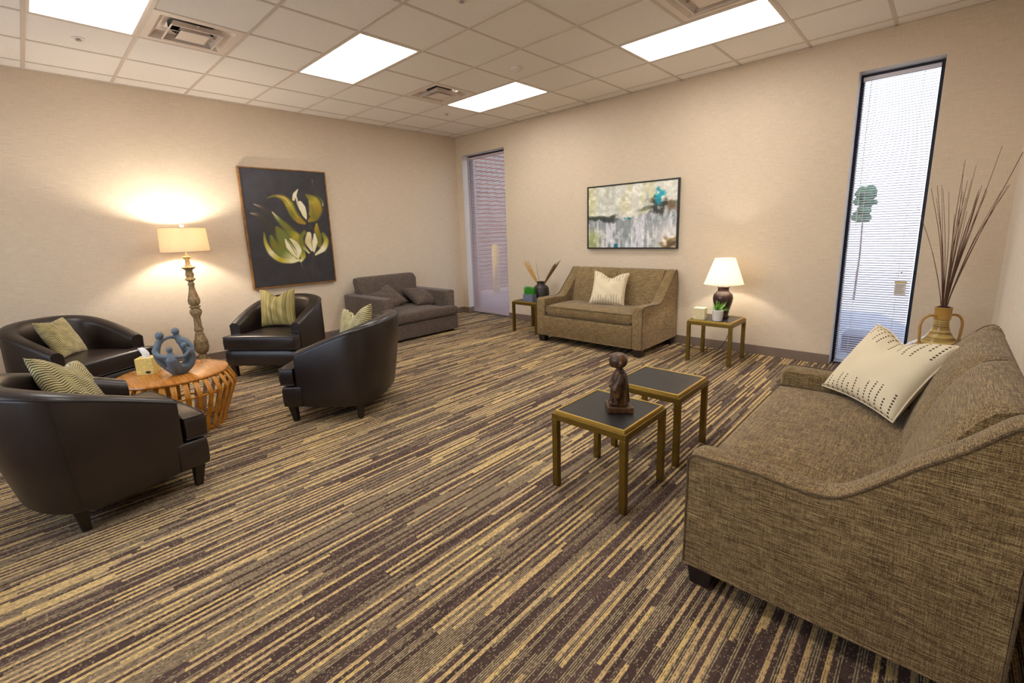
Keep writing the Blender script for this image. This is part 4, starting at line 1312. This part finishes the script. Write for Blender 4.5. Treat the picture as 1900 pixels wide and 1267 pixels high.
# ------------------------------------------------------------------ paintings
def sstep(a, b, x):
    t = np.clip((x - a) / (b - a), 0, 1); return t * t * (3 - 2 * t)
def vnoise(Hh, Ww, fy, fx, seed):
    g = np.random.default_rng(seed).random((int(fy) + 2, int(fx) + 2))
    yy = np.linspace(0, fy, Hh, endpoint=False); xx = np.linspace(0, fx, Ww, endpoint=False)
    y0 = yy.astype(int); x0 = xx.astype(int); ty = (yy - y0)[:, None]; tx = (xx - x0)[None, :]
    ty = ty * ty * (3 - 2 * ty); tx = tx * tx * (3 - 2 * tx)
    a = g[np.ix_(y0, x0)]; b = g[np.ix_(y0, x0 + 1)]; c = g[np.ix_(y0 + 1, x0)]; d = g[np.ix_(y0 + 1, x0 + 1)]
    return (a * (1 - tx) + b * tx) * (1 - ty) + (c * (1 - tx) + d * tx) * ty
def fbm(Hh, Ww, fy, fx, seed, o=4):
    s = 0; w = 0
    for k in range(o):
        s = s + vnoise(Hh, Ww, fy * 2 ** k, fx * 2 ** k, seed + k) * .5 ** k; w += .5 ** k
    return s / w

class Canvas:
    def __init__(self, w, h, nx, ny, bg):
        self.w, self.h, self.nx, self.ny = w, h, nx, ny
        self.X, self.Y = np.meshgrid(np.linspace(0, 1, nx), np.linspace(0, 1, ny))   # Y down
        self.c = np.ones((ny, nx, 3)) * np.array(bg)
    def over(self, a, col):
        self.c = self.c * (1 - a[..., None]) + np.array(col) * a[..., None]
    def stroke(self, pts, rad, cols, soft=.35, alpha=1.0, streak=0.0):
        P = smoothline(pts, 10); n = len(P)
        rr = np.interp(np.linspace(0, 1, n), np.linspace(0, 1, len(rad)), rad)
        cc = np.array([[np.interp(i / (n - 1), np.linspace(0, 1, len(cols)), [c[k] for c in cols]) for k in range(3)] for i in range(n)])
        asp = self.h / self.w
        best = np.full(self.X.shape, 1e9); ci = np.zeros(self.X.shape, int); side = np.zeros(self.X.shape)
        for i in range(n):
            dx = self.X - P[i][0]; dy = (self.Y - P[i][1]) * asp
            d = np.sqrt(dx * dx + dy * dy) / max(rr[i], 1e-4)
            m_ = d < best
            best[m_] = d[m_]; ci[m_] = i
        a = (1 - sstep(1 - soft, 1 + soft * .3, best)) * alpha
        if streak: a = a * (1 - streak * (fbm(self.ny, self.nx, 30, 30, 5) > .52))
        self.c = self.c * (1 - a[..., None]) + cc[ci] * a[..., None]
    def mesh(self, name, parent, plane, x0, z0, depth):
        # plane 'x': lies on wall x=depth, horizontal = y ; plane 'y': wall y=depth, horizontal = x
        nx, ny = self.nx, self.ny
        vs = []
        for j in range(ny):
            for i in range(nx):
                h_ = x0 + self.w * i / (nx - 1); z = z0 - self.h * j / (ny - 1)
                vs.append((depth, h_, z) if plane == 'x' else (h_, depth, z))
        fs = [(j * nx + i, j * nx + i + 1, (j + 1) * nx + i + 1, (j + 1) * nx + i) for j in range(ny - 1) for i in range(nx - 1)]
        me = bpy.data.meshes.new(name); me.from_pydata(vs, [], fs)
        at = me.color_attributes.new('paint', 'FLOAT_COLOR', 'POINT')
        L = np.clip(self.c, 0, 1)
        L = np.where(L <= .04045, L / 12.92, ((L + .055) / 1.055) ** 2.4)
        at.data.foreach_set('color', np.concatenate([L.reshape(-1, 3), np.ones((nx * ny, 1))], 1).ravel())
        me.materials.append(M['canvas'])
        o = bpy.data.objects.new(name, me); COL.objects.link(o); o.parent = parent
        return o
c8 = lambda r, g, b: (r / 255, g / 255, b / 255)
# flower painting: corners of the canvas in the reference crop -> uv by homography
def homog(src):
    dst = [(0, 0), (1, 0), (1, 1), (0, 1)]
    A = []; bb_ = []
    for (x, y), (u, v) in zip(src, dst):
        A.append([x, y, 1, 0, 0, 0, -u * x, -u * y]); bb_.append(u)
        A.append([0, 0, 0, x, y, 1, -v * x, -v * y]); bb_.append(v)
    h_ = np.append(np.linalg.solve(np.array(A, float), np.array(bb_, float)), 1).reshape(3, 3)
    def f(x, y):
        p = h_ @ np.array([x, y, 1.]); return (p[0] / p[2], p[1] / p[2])
    return f
q1 = homog([(105, 95), (875, 145), (975, 1115), (258, 1185)])
PW, PH = 1.035, 1.435
cv = Canvas(PW, PH, 230, 320, c8(48, 46, 50))
cv.c += (fbm(320, 230, 14, 10, 3)[..., None] - .5) * .07
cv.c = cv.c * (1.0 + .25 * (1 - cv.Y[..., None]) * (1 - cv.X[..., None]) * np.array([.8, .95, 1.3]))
def st(pts, rad, cols, **k): cv.stroke([q1(*p) for p in pts], [r / 660 for r in rad], [c8(*c) for c in cols], **k)
OL = (118, 112, 30); YE = (176, 160, 40); GO = (160, 130, 30); CR = (228, 220, 170); PA = (238, 230, 200); DK = (60, 56, 40); BR = (84, 66, 48); GR = (110, 120, 50)
# faint left wisps
st([(245, 428), (320, 460), (380, 510), (440, 560)], [5, 16, 26, 20], [CR, BR, DK, DK], soft=.8, alpha=.8)
st([(215, 510), (290, 530), (360, 600), (420, 680)], [6, 24, 40, 44], [CR, BR, DK, DK], soft=.9, alpha=.7)
st([(410, 500), (480, 580), (560, 660), (640, 760)], [6, 26, 40, 50], [CR, GR, OL, OL], soft=.7)
# bottom-left bloom
st([(450, 640), (500, 720), (560, 820), (620, 900)], [14, 60, 90, 40], [OL, GR, OL, OL], soft=.5)
st([(400, 720), (430, 800), (500, 870), (600, 925)], [16, 40, 52, 26], [GR, OL, GR, CR], soft=.6)
st([(335, 690), (350, 780), (400, 870), (480, 930), (580, 945), (650, 935)], [7, 16, 26, 26, 22, 12], [GR, YE, CR, YE, CR, CR], soft=.5)
st([(560, 680), (620, 720), (660, 790), (670, 850), (640, 910)], [20, 40, 42, 36, 14], [GR, YE, OL, GR, CR], soft=.5)
st([(525, 745), (560, 810), (600, 860), (625, 905)], [5, 26, 26, 6], [PA, PA, CR, CR], soft=.3)
st([(570, 740), (620, 790), (650, 850), (635, 905)], [5, 24, 24, 6], [PA, (214, 206, 160), PA, CR], soft=.3)
st([(520, 740), (580, 810), (625, 890)], [2, 5, 3], [DK, BR, DK], soft=.5)
st([(690, 850), (690, 900), (665, 950)], [10, 22, 10], [GR, YE, PA], soft=.4)
# top bloom
st([(360, 372), (430, 352), (510, 372), (560, 430), (600, 510), (650, 570), (700, 600)], [4, 11, 26, 38, 40, 34, 14], [(120, 100, 60), OL, GO, YE, OL, GO, GO], soft=.45)
st([(450, 350), (530, 380), (590, 470), (640, 550)], [3, 7, 12, 10], [CR, CR, YE, YE], soft=.6, alpha=.8)
st([(720, 345), (790, 400), (815, 470), (790, 540), (740, 580)], [14, 48, 52, 44, 12], [OL, YE, GO, OL, GO], soft=.45)
st([(745, 400), (755, 460), (750, 520)], [12, 22, 14], [(196, 180, 80), (170, 150, 60), YE], soft=.9, alpha=.8)
st([(640, 290), (612, 340), (600, 385)], [3, 17, 12], [CR, PA, CR], soft=.3)
st([(622, 350), (640, 420), (665, 480)], [6, 12, 8], [PA, (200, 190, 150), PA], soft=.4)
st([(660, 415), (680, 460), (700, 520), (716, 562)], [18, 30, 22, 4], [PA, PA, CR, PA], soft=.25)
st([(770, 205), (775, 250), (810, 330), (860, 400), (868, 440)], [7, 6, 9, 12, 6], [(130, 100, 60), BR, DK, GR, CR], soft=.7, alpha=.85)
# right bloom
st([(700, 680), (670, 730), (680, 800), (740, 870)], [18, 20, 22, 8], [OL, GR, OL, CR], soft=.5)
st([(810, 605), (810, 660), (825, 720), (835, 800)], [8, 26, 34, 24], [YE, GO, OL, OL], soft=.5)
st([(870, 700), (895, 760), (870, 830), (800, 885)], [18, 26, 30, 10], [GR, YE, PA, CR], soft=.5)
st([(740, 700), (740, 770), (775, 850)], [22, 38, 16], [CR, (214, 196, 140), PA], soft=.3)
st([(790, 700), (795, 770), (785, 860)], [8, 24, 8], [PA, PA, CR], soft=.25)
st([(765, 690), (762, 770), (775, 850)], [2, 4, 2], [BR, BR, BR], soft=.5)
st([(770, 870), (780, 900), (775, 925)], [18, 16, 8], [DK, (70, 50, 60), DK], soft=.5)
st([(665, 955), (690, 1010), (715, 1070), (735, 1130)], [8, 4, 3, 3], [(120, 100, 60), BR, BR, BR], soft=.6)
st([(772, 930), (772, 1020), (775, 1120)], [3, 3, 3], [BR, BR, BR], soft=.6)
st([(795, 920), (815, 1020), (835, 1115)], [3, 3, 3], [BR, BR, BR], soft=.6)
st([(745, 600), (752, 640)], [8, 14], [DK, (70, 52, 60)], soft=.6)
e = empty('flower_painting', (0, -2.90, .80), 0, 'tall dark painting of yellow tulip flowers on the left wall', 'painting')
y0, y1, z0, z1 = -3.434 + 2.90, -2.368 + 2.90, 0.004, 1.475
fw = .014; D_ = .052
m = MB(); m.box(.002, D_, y0, y0 + fw, z0, z1); m.box(.002, D_, y1 - fw, y1, z0, z1); m.box(.002, D_, y0 + fw, y1 - fw, z0, z0 + fw); m.box(.002, D_, y0 + fw, y1 - fw, z1 - fw, z1)
m.build('frame', M['frame_bronze'], e, smooth=False)
MB().box(.002, .040, y0 + fw, y1 - fw, z0 + fw, z1 - fw).build('backing', M['frame_black'], e, smooth=False)
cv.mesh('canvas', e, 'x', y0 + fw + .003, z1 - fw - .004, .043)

# abstract painting
AW, AH = 1.215, .775
nx, ny = 420, 268
cv = Canvas(AW, AH, nx, ny, c8(222, 222, 212))
X, Y = cv.X, cv.Y
f1 = fbm(ny, nx, 5, 8, 21, 5); f2 = fbm(ny, nx, 4, 16, 31, 5); f3 = fbm(ny, nx, 18, 26, 41, 5); f4 = fbm(ny, nx, 5, 34, 51, 5)
cv.over(sstep(.5, .75, f2) * .6, c8(206, 204, 150)); cv.over(sstep(.55, .8, f4) * .5, c8(190, 196, 190))
cv.over(sstep(.30, .12, np.abs(X - .20)) * sstep(.5, .35, Y) * .35, c8(176, 184, 176))
cv.over(sstep(.12, .04, X) * sstep(.6, .3, Y) * .6, c8(206, 200, 140))
hor = .50 - .0 * X - .22 * sstep(.55, .95, X) + (f3 - .5) * .10
low = sstep(hor - .01, hor + .05, Y)
cv.over(low * .85, c8(168, 174, 180))
cv.over(low * sstep(.45, .62, f4) * .8, c8(226, 226, 236)); cv.over(low * sstep(.5, .35, f4) * .45, c8(112, 124, 130))
cv.over(low * sstep(.62, .5, X) * 0 + low * sstep(.55, .8, Y) * sstep(.62, .95, X) * .75, c8(234, 228, 224))
cv.over(low * sstep(.22, .05, X) * sstep(.62, .8, Y) * .7, c8(176, 184, 110))
cv.over(sstep(.07, .02, np.abs(Y - (.525 + (f1 - .5) * .14 + 0 * X))) * sstep(.40, .30, X) * (.7 + .3 * f3), c8(34, 42, 36))
cv.over(sstep(.05, .01, np.abs(Y - (.43 - .10 * sstep(.6, .8, X) + (f3 - .5) * .1))) * sstep(.55, .65, X) * .55, c8(70, 74, 44))
cv.over(sstep(.16, .02, np.hypot((X - .45) * 1.6, Y - .36)) * .45, c8(200, 188, 130))
b = np.hypot((X - .82) * 1.3, (Y - .36) * 1.1) + (f3 - .5) * .22
cv.over(sstep(.21, .06, b) * .9, c8(48, 50, 44)); cv.over(sstep(.5, .62, f3) * sstep(.2, .1, b) * .8, c8(140, 150, 150)); cv.over(sstep(.12, .02, np.hypot(X - .93, Y - .38) + (f1 - .5) * .2) * .7, c8(120, 84, 50))
cv.over(sstep(.07, .02, np.hypot((X - .815) * 1.3, (Y - .24) * .45) + (f3 - .5) * .08) * .95, c8(0, 150, 176))
cv.over(sstep(.05, .01, np.hypot((X - .85) * 1.0, (Y - .20) * .6) + (f3 - .5) * .1) * .7, c8(30, 176, 200))
cv.over(sstep(.05, .01, np.hypot((X - .47) * .7, (Y - .535) * 2.0) + (f3 - .5) * .05) * .8, c8(20, 120, 130))
cv.over(sstep(.030, .012, np.abs(X - .345)) * sstep(.93, .95, Y), c8(0, 110, 140))
b = np.hypot((X - .93) * 1.2, (Y - .93)) + (f3 - .5) * .16
cv.over(sstep(.14, .05, b) * .85, c8(150, 120, 66)); cv.over(sstep(.06, .02, b) * .6, c8(70, 56, 40))
cv.over(low * sstep(.56, .64, f3) * sstep(.9, .5, Y) * .5, c8(70, 80, 88)); cv.over(sstep(.60, .70, f3) * .35, c8(246, 246, 240))
cv.c += (f3[..., None] - .5) * .24
e = empty('abstract_painting', (3.315, 0, 1.14), 0, 'wide abstract painting in grey, cream and teal above the far loveseat', 'painting')
x0, x1, z0, z1 = 2.690 - 3.315, 3.940 - 3.315, .0, .810
fw = .014; D_ = .045
m = MB(); m.box(x0, x0 + fw, -D_, -.002, z0, z1); m.box(x1 - fw, x1, -D_, -.002, z0, z1); m.box(x0 + fw, x1 - fw, -D_, -.002, z0, z0 + fw); m.box(x0 + fw, x1 - fw, -D_, -.002, z1 - fw, z1)
m.build('frame', M['frame_black'], e, smooth=False)
MB().box(x0 + fw, x1 - fw, -.032, -.002, z0 + fw, z1 - fw).build('backing', M['frame_black'], e, smooth=False)
cv.mesh('canvas', e, 'y', x0 + fw + .003, z1 - fw - .003, -.036)
